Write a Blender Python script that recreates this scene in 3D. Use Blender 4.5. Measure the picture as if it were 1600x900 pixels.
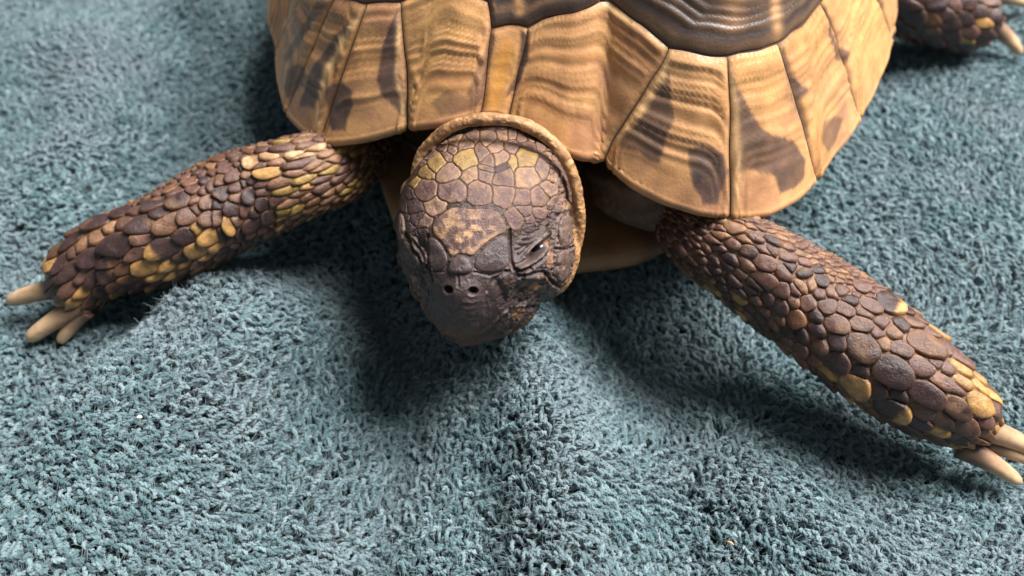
import bpy, bmesh, math, random
import numpy as np
from mathutils import Vector, Matrix
from mathutils.bvhtree import BVHTree
from mathutils.geometry import delaunay_2d_cdt

for _o in list(bpy.data.objects):
    bpy.data.objects.remove(_o)
scene = bpy.context.scene
S = 0.01                                  # everything is modelled in centimetres; top-level objects carry this scale

# ------------------------------------------------------------------ camera
F_PX = 1400.0
PITCH = math.radians(52)
CAM = np.array([0.0, -10.0, 14.3])
FW = np.array([0.0, math.cos(PITCH), -math.sin(PITCH)])
RT = np.array([1.0, 0.0, 0.0])
UP = np.cross(RT, FW)
cam = bpy.data.cameras.new('camera')
cam.sensor_width = 36
cam.lens = 36 * F_PX / 1600
cam.clip_start = 0.005
cam.clip_end = 10
cam.dof.use_dof = True
cam.dof.focus_distance = 0.143
cam.dof.aperture_fstop = 17.0
cam_o = bpy.data.objects.new('camera', cam)
cam_o.location = CAM * S
cam_o.rotation_euler = (math.pi / 2 - PITCH, 0, 0)
scene.collection.objects.link(cam_o)
scene.camera = cam_o

# ------------------------------------------------------------------ light (indoors: one soft window, a dim room)
world = bpy.data.worlds.new('World')
scene.world = world
world.use_nodes = True
world.node_tree.nodes['Background'].inputs[0].default_value = (0.82, 0.92, 1.0, 1)
world.node_tree.nodes['Background'].inputs[1].default_value = 0.22


def area_light(name, loc, target, size, power, color):
    l = bpy.data.lights.new(name, 'AREA')
    l.shape = 'RECTANGLE'
    l.size, l.size_y = size
    l.energy = power
    l.color = color
    o = bpy.data.objects.new(name, l)
    o.location = loc
    o.rotation_euler = (Vector(target) - Vector(loc)).to_track_quat('-Z', 'Y').to_euler()
    scene.collection.objects.link(o)
    return o


area_light('window_light', (0.47, 0.20, 0.86), (0.0, 0.0, 0.02), (0.54, 0.48), 38.5, (1.0, 0.98, 0.95))

scene.view_settings.view_transform = 'Standard'
scene.view_settings.look = 'None'
scene.view_settings.gamma = 1
scene.view_settings.exposure = 0.0
scene.view_settings.use_curve_mapping = False


# ------------------------------------------------------------------ helpers
def at(px, py, z):
    """the point of the plane at height z seen at a pixel of the 1600 x 900 picture"""
    d = FW + RT * (px - 800) / F_PX - UP * (py - 450) / F_PX
    return CAM + d * ((z - CAM[2]) / d[2])


def at_depth(px, py, dep):
    return CAM + (FW + RT * (px - 800) / F_PX - UP * (py - 450) / F_PX) * dep


def pix(P):
    Q = np.asarray(P, float) - CAM
    dz = Q @ FW
    return np.stack([800 + F_PX * (Q @ RT) / dz, 450 - F_PX * (Q @ UP) / dz], -1)


def srgb(r, g, b):
    c = np.array([r, g, b]) / 255.0
    return np.where(c <= 0.04045, c / 12.92, ((c + 0.055) / 1.055) ** 2.4)


def _hash(i, j, k, seed):
    n = (i * 374761393 + j * 668265263 + k * 2147483647 + seed * 1274126177) & 0xFFFFFFFF
    n = ((n ^ (n >> 13)) * 1274126177) & 0xFFFFFFFF
    n = ((n ^ (n >> 16)) * 2246822519) & 0xFFFFFFFF
    return ((n ^ (n >> 15)) & 0xFFFF) / 65535.0


def vnoise(P, scale=1.0, seed=0):
    """value noise, 0..1"""
    P = np.asarray(P, float) * scale + 1000.37
    if P.shape[1] == 2:
        P = np.concatenate([P, np.zeros((len(P), 1))], 1)
    I = np.floor(P).astype(np.int64)
    f = P - I
    f = f * f * (3 - 2 * f)
    o = np.zeros(len(P))
    for a in (0, 1):
        for b in (0, 1):
            for c in (0, 1):
                w = (f[:, 0] if a else 1 - f[:, 0]) * (f[:, 1] if b else 1 - f[:, 1]) * (f[:, 2] if c else 1 - f[:, 2])
                o += w * _hash(I[:, 0] + a, I[:, 1] + b, I[:, 2] + c, seed)
    return o


def fbm(P, scale=1.0, seed=0, n=4):
    o = np.zeros(len(P))
    amp, tot = 1.0, 0.0
    for k in range(n):
        o += amp * vnoise(P, scale * 2.03 ** k, seed + k * 17)
        tot += amp
        amp *= 0.5
    return o / tot


def smooth01(x, a, b):
    t = np.clip((x - a) / (b - a), 0, 1)
    return t * t * (3 - 2 * t)


def seg_dist(P, poly, closed=False):
    """distance of 2D/3D points to a polyline"""
    P = np.asarray(P, float)
    poly = np.asarray(poly, float)
    n = len(poly)
    best = np.full(len(P), 1e9)
    for i in range(n if closed else n - 1):
        a, b = poly[i], poly[(i + 1) % n]
        ab = b - a
        t = np.clip(((P - a) @ ab) / max(ab @ ab, 1e-12), 0, 1)
        best = np.minimum(best, np.linalg.norm(P - a - t[:, None] * ab, axis=1))
    return best


def in_poly(P, poly):
    poly = np.asarray(poly, float)
    x, y = P[:, 0], P[:, 1]
    ins = np.zeros(len(P), bool)
    n = len(poly)
    for i in range(n):
        x0, y0 = poly[i]
        x1, y1 = poly[(i + 1) % n]
        if y0 == y1:
            continue
        c = ((y0 > y) != (y1 > y)) & (x < (x1 - x0) * (y - y0) / (y1 - y0) + x0)
        ins ^= c
    return ins


def chaikin(poly, n=1):
    p = np.asarray(poly, float)
    for _ in range(n):
        q = np.roll(p, -1, 0)
        p = np.stack([p * 0.75 + q * 0.25, p * 0.25 + q * 0.75], 1).reshape(-1, p.shape[1])
    return p


def resample(poly, n, closed=True):
    p = np.asarray(poly, float)
    if closed:
        p = np.vstack([p, p[:1]])
    L = np.concatenate([[0], np.cumsum(np.linalg.norm(np.diff(p, axis=0), axis=1))])
    t = np.linspace(0, L[-1], n + 1)[:-1] if closed else np.linspace(0, L[-1], n)
    return np.stack([np.interp(t, L, p[:, k]) for k in range(p.shape[1])], 1)


def catmull(pts, n):
    """smooth open curve through points (any number of columns)"""
    p = np.asarray(pts, float)
    p = np.vstack([2 * p[0] - p[1], p, 2 * p[-1] - p[-2]])
    m = len(p) - 3
    out = []
    for u in np.linspace(0, m - 1e-9, n):
        i = int(u)
        t = u - i
        a, b, c, d = p[i:i + 4]
        out.append(0.5 * ((2 * b) + (c - a) * t + (2 * a - 5 * b + 4 * c - d) * t * t + (3 * b - a - 3 * c + d) * t ** 3))
    return np.array(out)


def mesh_data(name, verts, faces, mat, col=None, smooth=True):
    me = bpy.data.meshes.new(name)
    me.from_pydata(np.asarray(verts).tolist(), [], [list(map(int, f)) for f in faces])
    if col is not None:
        a = me.attributes.new('Col', 'FLOAT_COLOR', 'POINT')
        c = np.concatenate([np.asarray(col, float), np.ones((len(verts), 1))], 1).astype(np.float32)
        a.data.foreach_set('color', c.ravel())
    if smooth:
        me.polygons.foreach_set('use_smooth', np.ones(len(me.polygons), bool))
    me.materials.append(mat)
    me.update()
    return me


def link(name, me, parent=None):
    o = bpy.data.objects.new(name, me)
    scene.collection.objects.link(o)
    if parent is not None:
        o.parent = parent
    else:
        o.scale = (S, S, S)
    return o


def tag(o, label, cat=None, group=None, kind=None):
    o['label'] = label
    if cat:
        o['category'] = cat
    if group:
        o['group'] = group
    if kind:
        o['kind'] = kind
    return o


def vert_normals(V, F):
    N = np.zeros_like(V)
    F = np.asarray(F)
    a, b, c = V[F[:, 0]], V[F[:, 1]], V[F[:, 2]]
    n = np.cross(b - a, c - a)
    for k in range(F.shape[1]):
        np.add.at(N, F[:, k], n)
    return N / np.maximum(np.linalg.norm(N, axis=1, keepdims=True), 1e-12)


def tube(path, radii, nseg=12, cap=True):
    """tube along a path, returns verts, quads/tris"""
    path = np.asarray(path, float)
    n = len(path)
    T = np.gradient(path, axis=0)
    T /= np.linalg.norm(T, axis=1, keepdims=True)
    ref = np.array([0, 0, 1.0])
    if abs(T[0] @ ref) > 0.9:
        ref = np.array([1.0, 0, 0])
    V, Fc = [], []
    for i in range(n):
        a = ref - (ref @ T[i]) * T[i]
        a /= np.linalg.norm(a)
        ref = a
        b = np.cross(T[i], a)
        for k in range(nseg):
            w = 2 * math.pi * k / nseg
            V.append(path[i] + radii[i] * (math.cos(w) * a + math.sin(w) * b))
    for i in range(n - 1):
        for k in range(nseg):
            k2 = (k + 1) % nseg
            Fc.append((i * nseg + k, i * nseg + k2, (i + 1) * nseg + k2, (i + 1) * nseg + k))
    if cap:
        V.append(path[0] - T[0] * radii[0] * 0.3)
        V.append(path[-1] + T[-1] * radii[-1] * 0.6)
        for k in range(nseg):
            k2 = (k + 1) % nseg
            Fc.append((len(V) - 2, k2, k))
            Fc.append((len(V) - 1, (n - 1) * nseg + k, (n - 1) * nseg + k2))
    return np.array(V), Fc


# ------------------------------------------------------------------ materials
def nt(mat):
    return mat.node_tree.nodes, mat.node_tree.links


def skin_material(name, rough=0.5, bump_scale=30.0, bump=0.3, mottle=0.35, mottle_scale=6.0, spec=0.5, fine=120.0, rough_var=0.18,
                  bump2_scale=8.0, bump_dist=0.0004, speck=0.0, speck_col=(0.5, 0.38, 0.25)):
    m = bpy.data.materials.new(name)
    m.use_nodes = True
    N, L = nt(m)
    bs = N['Principled BSDF']
    at_ = N.new('ShaderNodeAttribute')
    at_.attribute_name = 'Col'
    tc = N.new('ShaderNodeTexCoord')
    n1 = N.new('ShaderNodeTexNoise')
    n1.inputs['Scale'].default_value = mottle_scale
    n1.inputs['Detail'].default_value = 6
    n1.inputs['Roughness'].default_value = 0.65
    L.new(tc.outputs['Object'], n1.inputs['Vector'])
    mr = N.new('ShaderNodeMapRange')
    mr.inputs[1].default_value = 0.3
    mr.inputs[2].default_value = 0.7
    mr.inputs[3].default_value = 1 - mottle
    mr.inputs[4].default_value = 1 + mottle
    L.new(n1.outputs['Fac'], mr.inputs[0])
    mx = N.new('ShaderNodeMix')
    mx.data_type = 'RGBA'
    mx.blend_type = 'MULTIPLY'
    mx.inputs[0].default_value = 1
    L.new(at_.outputs['Color'], mx.inputs[6])
    L.new(mr.outputs[0], mx.inputs[7])
    out = mx.outputs[2]
    if speck > 0:
        ns = N.new('ShaderNodeTexNoise')
        ns.inputs['Scale'].default_value = 22
        ns.inputs['Detail'].default_value = 5
        ns.inputs['Roughness'].default_value = 0.75
        L.new(tc.outputs['Object'], ns.inputs['Vector'])
        m2 = N.new('ShaderNodeMapRange')
        m2.inputs[1].default_value = 0.60
        m2.inputs[2].default_value = 0.72
        m2.inputs[3].default_value = 0
        m2.inputs[4].default_value = speck
        L.new(ns.outputs['Fac'], m2.inputs[0])
        mx2 = N.new('ShaderNodeMix')
        mx2.data_type = 'RGBA'
        mx2.inputs[7].default_value = (*speck_col, 1)
        L.new(m2.outputs[0], mx2.inputs[0])
        L.new(out, mx2.inputs[6])
        out = mx2.outputs[2]
    L.new(out, bs.inputs['Base Color'])
    nf = N.new('ShaderNodeTexNoise')
    nf.inputs['Scale'].default_value = bump_scale
    nf.inputs['Detail'].default_value = 5
    nf.inputs['Roughness'].default_value = 0.7
    L.new(tc.outputs['Object'], nf.inputs['Vector'])
    rr = N.new('ShaderNodeMapRange')
    rr.inputs[1].default_value = 0.3
    rr.inputs[2].default_value = 0.7
    rr.inputs[3].default_value = rough - rough_var
    rr.inputs[4].default_value = rough + rough_var
    L.new(nf.outputs['Fac'], rr.inputs[0])
    L.new(rr.outputs[0], bs.inputs['Roughness'])
    bs.inputs['Specular IOR Level'].default_value = spec
    nb = N.new('ShaderNodeTexNoise')
    nb.inputs['Scale'].default_value = bump2_scale
    nb.inputs['Detail'].default_value = 4
    L.new(tc.outputs['Object'], nb.inputs['Vector'])
    add = N.new('ShaderNodeMath')
    add.operation = 'ADD'
    L.new(nf.outputs['Fac'], add.inputs[0])
    L.new(nb.outputs['Fac'], add.inputs[1])
    bp = N.new('ShaderNodeBump')
    bp.inputs['Strength'].default_value = bump
    bp.inputs['Distance'].default_value = bump_dist
    L.new(add.outputs[0], bp.inputs['Height'])
    L.new(bp.outputs[0], bs.inputs['Normal'])
    return m


MAT_SKIN = skin_material('tortoise_skin', rough=0.38, rough_var=0.14, bump=0.55, mottle=0.35, mottle_scale=9, bump_scale=26, speck=0.35, speck_col=(0.34, 0.22, 0.13))
MAT_SCALE = skin_material('horny_scale', rough=0.33, rough_var=0.12, bump=0.5, mottle=0.38, mottle_scale=8, bump_scale=30, speck=0.16, speck_col=(0.42, 0.28, 0.17))
MAT_HEAD = skin_material('head_plate', rough=0.36, rough_var=0.14, bump=0.6, mottle=0.32, mottle_scale=13, bump_scale=34, speck=0.55, speck_col=(0.50, 0.35, 0.22))
MAT_SCUTE = skin_material('scute_keratin', rough=0.43, bump=0.3, mottle=0.2, mottle_scale=3.0, bump_scale=20, spec=0.5, bump_dist=0.0002, rough_var=0.12, bump2_scale=5)
MAT_CLAW = skin_material('claw_horn', rough=0.42, bump=0.15, mottle=0.12, mottle_scale=5, bump_scale=20)
MAT_PLASTRON = skin_material('plastron_horn', rough=0.5, bump=0.3, mottle=0.2, mottle_scale=2.5, bump_scale=10)


def plain_material(name, col, rough, spec=0.5, coat=0.0):
    m = bpy.data.materials.new(name)
    m.use_nodes = True
    b = m.node_tree.nodes['Principled BSDF']
    b.inputs['Base Color'].default_value = (*col, 1)
    b.inputs['Roughness'].default_value = rough
    b.inputs['Specular IOR Level'].default_value = spec
    b.inputs['Coat Weight'].default_value = coat
    b.inputs['Coat Roughness'].default_value = 0.03
    return m


MAT_EYE = plain_material('eye_cornea', (0.006, 0.005, 0.005), 0.22, 0.5, 0.0)


def towel_material(name, gain=1.0):
    m = bpy.data.materials.new(name)
    m.use_nodes = True
    N, L = nt(m)
    bs = N['Principled BSDF']
    oi = N.new('ShaderNodeObjectInfo')
    geo = N.new('ShaderNodeNewGeometry')
    nz = N.new('ShaderNodeTexNoise')
    nz.inputs['Scale'].default_value = 42
    nz.inputs['Detail'].default_value = 3
    L.new(geo.outputs['Position'], nz.inputs['Vector'])
    cr = N.new('ShaderNodeValToRGB')
    e = cr.color_ramp.elements
    e[0].position = 0.0
    e[0].color = (0.050 * gain, 0.102 * gain, 0.116 * gain, 1)
    e[1].position = 1.0
    e[1].color = (0.185 * gain, 0.262 * gain, 0.282 * gain, 1)
    k = e.new(0.5)
    k.color = (0.092 * gain, 0.164 * gain, 0.182 * gain, 1)
    L.new(oi.outputs['Random'], cr.inputs[0])
    mx = N.new('ShaderNodeMix')
    mx.data_type = 'RGBA'
    mr = N.new('ShaderNodeMapRange')
    mr.inputs[1].default_value = 0.42
    mr.inputs[2].default_value = 0.72
    mr.inputs[3].default_value = 0.0
    mr.inputs[4].default_value = 0.75
    L.new(nz.outputs['Fac'], mr.inputs[0])
    L.new(mr.outputs[0], mx.inputs[0])
    L.new(cr.outputs[0], mx.inputs[6])
    mx.inputs[7].default_value = (0.145 * gain, 0.184 * gain, 0.206 * gain, 1)
    L.new(mx.outputs[2], bs.inputs['Base Color'])
    bs.inputs['Roughness'].default_value = 0.9
    bs.inputs['Specular IOR Level'].default_value = 0.15
    bs.inputs['Sheen Weight'].default_value = 0.35
    bs.inputs['Sheen Roughness'].default_value = 0.5
    return m


MAT_YARN = towel_material('terry_yarn')
MAT_WEAVE = towel_material('towel_weave', 0.25)  # yarn colour darkened on the base cloth: painted-in shade between the loops


# ------------------------------------------------------------------ towel
def ridge(X, Y, pts, h, w):
    d = seg_dist(np.stack([X.ravel(), Y.ravel()], 1), np.array([at(a, b, 0.0)[:2] for a, b in pts]))
    return (h * np.exp(-(d / w) ** 2)).reshape(X.shape)


def towel_height(X, Y):
    X = np.asarray(X, float)
    Y = np.asarray(Y, float)
    P = np.stack([X.ravel(), Y.ravel()], 1)
    Z = (fbm(P, 0.16, 5, 3).reshape(X.shape) - 0.5) * 0.8 + (fbm(P, 0.5, 25, 2).reshape(X.shape) - 0.5) * 0.35
    a0, a1 = at(-60, 930, 0)[:2], at(330, 455, 0)[:2]       # the sharp crease at the lower left: the cloth right of it stands higher
    dr = (a1 - a0) / np.linalg.norm(a1 - a0)
    nr = np.array([dr[1], -dr[0]])
    sd = ((P - a0) @ nr + 0.25 * np.sin((P @ dr) * 0.9)).reshape(X.shape)
    al = ((P - a0) @ dr).reshape(X.shape)
    win = smooth01(al, -4.0, 0.0) * (1 - smooth01(al, np.linalg.norm(a1 - a0) - 0.8, np.linalg.norm(a1 - a0) + 1.2))
    Z += win * (1.15 * smooth01(sd, -0.75, 0.15) * (1 - 0.75 * smooth01(sd, 0.2, 3.2)))
    Z += ridge(X, Y, [(420, 500), (330, 640), (260, 800), (230, 960)], 0.35, 1.0)
    Z += ridge(X, Y, [(905, 1050), (872, 860), (860, 720), (840, 600), (815, 520)], 1.05, 0.8)
    Z += ridge(X, Y, [(1330, 1000), (1240, 800), (1130, 690)], 0.45, 1.1)
    Z += ridge(X, Y, [(130, 60), (150, 200), (60, 300)], 0.5, 1.2)
    Z -= ridge(X, Y, [(560, 430), (640, 560), (620, 700), (570, 860), (540, 1000)], 0.75, 0.85)
    Z -= ridge(X, Y, [(285, 20), (275, 130), (262, 230)], 0.6, 0.7)
    Z -= ridge(X, Y, [(1000, 520), (1080, 700), (1060, 860)], 0.4, 0.9)
    Z -= ridge(X, Y, [(60, 620), (10, 720)], 0.35, 0.8)
    return Z - 0.30


def build_towel():
    nx, ny = 240, 200
    xs = np.linspace(-24, 24, nx)
    ys = np.linspace(-10, 26, ny)
    X, Y = np.meshgrid(xs, ys)
    Z = towel_height(X, Y)
    V = np.stack([X.ravel(), Y.ravel(), Z.ravel()], 1)
    Fc = []
    for j in range(ny - 1):
        for i in range(nx - 1):
            a = j * nx + i
            Fc.append((a, a + 1, a + nx + 1, a + nx))
    # cloth thickness: a second sheet below, closed at the border
    n = len(V)
    V2 = V - np.array([0, 0, 0.12])
    border = [i for i in range(nx)] + [j * nx + nx - 1 for j in range(1, ny)] + [(ny - 1) * nx + i for i in range(nx - 2, -1, -1)] + [j * nx for j in range(ny - 2, 0, -1)]
    F2 = [(a + n, d + n, c + n, b + n) for a, b, c, d in Fc]
    F3 = [(border[k], border[k] + n, border[(k + 1) % len(border)] + n, border[(k + 1) % len(border)]) for k in range(len(border))]
    F3 = [f[::-1] for f in F3]
    me = mesh_data('towel', np.vstack([V, V2]), Fc + F2 + F3, MAT_WEAVE)
    o = link('towel', me)
    tag(o, 'rumpled teal terry towel that the tortoise lies on', 'towel')
    return o


def loop_variant(seed):
    rng = np.random.RandomState(seed)
    h = 0.195 + 0.06 * rng.rand()
    w = 0.060 + 0.032 * rng.rand()
    lean = 0.05 + 0.10 * rng.rand()
    tw = rng.uniform(0.6, 2.6) * rng.choice([-1, 1])
    n = 17
    t = np.linspace(0, 1, n)
    a = math.pi * t
    x = -np.cos(a) * w * (0.55 + 0.75 * np.sin(a))
    z = h * np.sin(a) ** 0.62
    z[0] = z[-1] = -0.05
    ang = tw * (z / h)
    y = rng.uniform(-0.02, 0.02) * np.sin(2 * a)
    X = x * np.cos(ang) - y * np.sin(ang)
    Y = x * np.sin(ang) + y * np.cos(ang)
    Y = Y + lean * (np.clip(z, 0, None) / h) ** 1.6
    X = X + rng.uniform(-0.05, 0.05) * (np.clip(z, 0, None) / h) ** 2
    z = z - 0.10 * (np.clip(z, 0, None) / h) ** 3 * (lean / 0.2)
    path = np.stack([X, Y, z], 1)
    path[1:-1] += rng.normal(0, 0.005, (n - 2, 3))
    R = 0.0198
    V, Fc = [], []
    # two plies twisted round each other
    T = np.gradient(path, axis=0)
    T /= np.linalg.norm(T, axis=1, keepdims=True)
    ref = np.array([0.3, 1.0, 0.1])
    A = []
    for i in range(n):
        q = ref - (ref @ T[i]) * T[i]
        q /= np.linalg.norm(q)
        ref = q
        A.append((q, np.cross(T[i], q)))
    turns = rng.uniform(2.6, 3.4)
    for ply in (0, 1):
        pp = np.array([path[i] + R * 0.72 * (math.cos(2 * math.pi * turns * t[i] + ply * math.pi) * A[i][0] + math.sin(2 * math.pi * turns * t[i] + ply * math.pi) * A[i][1]) for i in range(n)])
        v, f = tube(pp, R * (0.85 + 0.3 * rng.rand(n)), 5, cap=False)
        off = len(V)
        V.extend(v.tolist())
        Fc.extend([tuple(k + off for k in q) for q in f])
    # loose fibres
    for k in range(7):
        i = rng.randint(4, n - 3)
        p0 = path[i] + rng.normal(0, 0.01, 3)
        d = rng.normal(0, 1, 3)
        d[2] = abs(d[2]) * 0.5
        d /= np.linalg.norm(d)
        c = rng.normal(0, 1, 3)
        L_ = rng.uniform(0.05, 0.19)
        pts = np.array([p0 + d * L_ * u + c * 0.04 * u * u for u in np.linspace(0, 1, 4)])
        v, f = tube(pts, np.array([0.0036, 0.0034, 0.003, 0.0018]), 3, cap=False)
        off = len(V)
        V.extend(v.tolist())
        Fc.extend([tuple(q + off for q in g) for g in f])
    return np.array(V), Fc


def build_pile(towel):
    col = bpy.data.collections.new('yarn_variants')
    for k in range(12):
        v, f = loop_variant(100 + k)
        me = mesh_data('yarn_loop', v, f, MAT_YARN)
        o = bpy.data.objects.new('yarn_loop_%02d' % k, me)
        col.objects.link(o)
    rng = np.random.RandomState(3)
    sp = 0.110
    xs = np.arange(-23.5, 23.5, sp)
    ys = np.arange(-9.5, 25, sp)
    X, Y = np.meshgrid(xs, ys)
    X = X + rng.uniform(-0.5, 0.5, X.shape) * sp * 0.9 + (np.arange(len(ys)) % 2)[:, None] * sp * 0.5
    Y = Y + rng.uniform(-0.5, 0.5, Y.shape) * sp * 0.9
    P = np.stack([X.ravel(), Y.ravel()], 1)
    p3 = np.concatenate([P, np.zeros((len(P), 1))], 1)
    q = pix(p3)
    keep = (q[:, 0] > -620) & (q[:, 0] < 2220) & (q[:, 1] > -330) & (q[:, 1] < 1400)
    P = P[keep]
    z = towel_height(P[:, 0], P[:, 1])
    e = 0.05
    zx = (towel_height(P[:, 0] + e, P[:, 1]) - towel_height(P[:, 0] - e, P[:, 1])) / (2 * e)
    zy = (towel_height(P[:, 0], P[:, 1] + e) - towel_height(P[:, 0], P[:, 1] - e)) / (2 * e)
    nrm = np.stack([-zx, -zy, np.ones(len(P))], 1)
    nrm += rng.normal(0, 0.16, nrm.shape)
    nrm /= np.linalg.norm(nrm, axis=1, keepdims=True)
    lean = 2 * math.pi * 1.3 * fbm(P, 0.22, 40, 2) + rng.normal(0, 0.5, len(P)) + 0.6
    rot = np.zeros((len(P), 3))
    for i in range(len(P)):
        qz = Vector((0, 0, 1)).rotation_difference(Vector(nrm[i]))
        m = qz.to_matrix() @ Matrix.Rotation(lean[i], 3, 'Z')
        rot[i] = m.to_euler()
    sc = 1.06 * rng.uniform(0.82, 1.22, len(P)) * (0.9 + 0.25 * fbm(P, 0.5, 60, 2))
    me = bpy.data.meshes.new('terry_pile')
    me.from_pydata(np.stack([P[:, 0], P[:, 1], z], 1).tolist(), [], [])
    a = me.attributes.new('rot', 'FLOAT_VECTOR', 'POINT')
    a.data.foreach_set('vector', rot.astype(np.float32).ravel())
    a = me.attributes.new('sc', 'FLOAT', 'POINT')
    a.data.foreach_set('value', sc.astype(np.float32))
    o = link('terry_pile', me, towel)
    o['kind'] = 'stuff'
    g = bpy.data.node_groups.new('terry_pile', 'GeometryNodeTree')
    g.interface.new_socket('Geometry', in_out='INPUT', socket_type='NodeSocketGeometry')
    g.interface.new_socket('Geometry', in_out='OUTPUT', socket_type='NodeSocketGeometry')
    gi = g.nodes.new('NodeGroupInput')
    go = g.nodes.new('NodeGroupOutput')
    ip = g.nodes.new('GeometryNodeInstanceOnPoints')
    ci = g.nodes.new('GeometryNodeCollectionInfo')
    ci.inputs['Collection'].default_value = col
    ci.inputs['Separate Children'].default_value = True
    ci.inputs['Reset Children'].default_value = True
    ra = g.nodes.new('GeometryNodeInputNamedAttribute')
    ra.data_type = 'FLOAT_VECTOR'
    ra.inputs['Name'].default_value = 'rot'
    sa = g.nodes.new('GeometryNodeInputNamedAttribute')
    sa.data_type = 'FLOAT'
    sa.inputs['Name'].default_value = 'sc'
    e2r = g.nodes.new('FunctionNodeEulerToRotation')
    rv = g.nodes.new('FunctionNodeRandomValue')
    rv.data_type = 'INT'
    rv.inputs[4].default_value = 0
    rv.inputs[5].default_value = 11
    K = g.links.new
    K(gi.outputs[0], ip.inputs['Points'])
    K(ci.outputs[0], ip.inputs['Instance'])
    ip.inputs['Pick Instance'].default_value = True
    K(rv.outputs[2], ip.inputs['Instance Index'])
    K(ra.outputs['Attribute'], e2r.inputs[0])
    K(e2r.outputs[0], ip.inputs['Rotation'])
    K(sa.outputs['Attribute'], ip.inputs['Scale'])
    K(ip.outputs[0], go.inputs[0])
    md = o.modifiers.new('pile', 'NODES')
    md.node_group = g
    return o


TOWEL = build_towel()
build_pile(TOWEL)

# ------------------------------------------------------------------ the tortoise
TORTOISE = bpy.data.objects.new('tortoise', None)
scene.collection.objects.link(TORTOISE)
TORTOISE.scale = (S, S, S)
TORTOISE.empty_display_size = 2
tag(TORTOISE, 'brown and tan tortoise with forelegs spread wide, lying on a teal towel', 'tortoise')

# ---- carapace: a dome over the rim curve; t runs from the apex (0) to the rim (1) and rolls under past 1
YAW = math.radians(15)
BK = np.array([math.sin(YAW), math.cos(YAW)])
PR = np.array([BK[1], -BK[0]])
NUCHAL = at(775, 168, 4.3)
APEX = NUCHAL[:2] + BK * 8.2
H_DOME = 9.0
rim_l = [(775, 168, 4.3), (745, 172, 4.25), (690, 186, 4.1), (635, 192, 3.9), (600, 203, 3.7), (560, 213, 3.5), (515, 217, 3.3), (480, 202, 3.1), (452, 174, 2.9), (440, 130, 2.75), (437, 70, 2.6)]
rim_r = [(805, 178, 4.25), (850, 205, 4.1), (880, 228, 3.95), (908, 238, 3.85), (940, 238, 3.72), (952, 250, 3.68), (985, 278, 3.55), (1040, 308, 3.4), (1090, 325, 3.3), (1150, 332, 3.2), (1200, 328, 3.1), (1240, 306, 3.0), (1265, 284, 2.95), (1300, 236, 2.88), (1340, 178, 2.75), (1370, 118, 2.65), (1390, 50, 2.55)]
rim = []
for x, y, z in rim_l + rim_r:
    p = at(x, y, z)
    d = p[:2] - APEX
    rim.append((math.atan2(d @ PR, -(d @ BK)), np.hypot(*d), p[2]))
for al, pe, z in [(8.5, 7.0, 2.4), (11, 6.9, 2.4), (13.5, 6.1, 2.5), (15.6, 4.4, 2.6), (16.7, 2.2, 2.6), (17.0, 0.0, 2.5)]:
    for sgn in ((1, -1) if pe else (1,)):
        d = np.array([al - 8.2, pe * sgn])
        rim.append((math.atan2(d[1], -d[0]), np.hypot(*d), z))
rim = np.array(sorted(rim))
rim_ext = np.vstack([rim[-4:] - [2 * math.pi, 0, 0], rim, rim[:4] + [2 * math.pi, 0, 0]])
_t = np.linspace(-math.pi, math.pi, 1441)
_rr = np.interp(_t, rim_ext[:, 0], rim_ext[:, 1])
_rz = np.interp(_t, rim_ext[:, 0], rim_ext[:, 2])
for _ in range(6):      # soften the polyline corners
    _rr = (np.roll(_rr[:-1], 1) + 2 * _rr[:-1] + np.roll(_rr[:-1], -1)) / 4
    _rr = np.append(_rr, _rr[0])
    _rz = (np.roll(_rz[:-1], 1) + 2 * _rz[:-1] + np.roll(_rz[:-1], -1)) / 4
    _rz = np.append(_rz, _rz[0])
_prof_t = np.array([0, 0.15, 0.3, 0.45, 0.58, 0.70, 0.80, 0.90, 1.0])
_prof_r = np.array([0, 0.175, 0.345, 0.51, 0.645, 0.755, 0.84, 0.92, 1.0])
_prof_h = np.array([1, 0.985, 0.945, 0.86, 0.745, 0.585, 0.40, 0.195, 0.0])
_ft = np.linspace(0, 1, 401)


def _sm(y):
    y = np.interp(_ft, _prof_t, y)
    for _ in range(400):
        y[1:-1] = (y[:-2] + 2 * y[1:-1] + y[2:]) / 4
    return y


_fr, _fh = _sm(_prof_r), _sm(_prof_h)


def dome(phi, t):
    phi = np.asarray(phi, float)
    t = np.asarray(t, float)
    phi = (phi + math.pi) % (2 * math.pi) - math.pi
    R = np.interp(phi, _t, _rr)
    zr = np.interp(phi, _t, _rz)
    tc = np.clip(t, 0, 1)
    r = R * np.interp(tc, _ft, _fr)
    z = zr + (H_DOME - zr) * np.interp(tc, _ft, _fh)
    w = np.clip((t - 1) / 0.06, 0, 2) * math.radians(150)      # the rolled lip
    w1 = np.minimum(w, math.radians(150))
    lip = 0.085
    r = r + lip * (np.sin(w1 + 0.6) - math.sin(0.6)) - np.maximum(w - w1, 0) * 0.6
    z = z - lip * (math.cos(0.6) - np.cos(w1 + 0.6)) + np.maximum(w - w1, 0) * 0.25
    xy = APEX + (-(r * np.cos(phi))[..., None] * BK + (r * np.sin(phi))[..., None] * PR)
    return np.concatenate([xy, z[..., None]], -1)


def dome_n(phi, t):
    e = 1e-3
    a = dome(phi + e, t) - dome(phi - e, t)
    b = dome(phi, t + e) - dome(phi, np.maximum(t - e, 0))
    n = np.cross(b, a)
    n /= np.maximum(np.linalg.norm(n, axis=-1, keepdims=True), 1e-12)
    return -n if np.mean(n[..., 2]) < 0 else n


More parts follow.
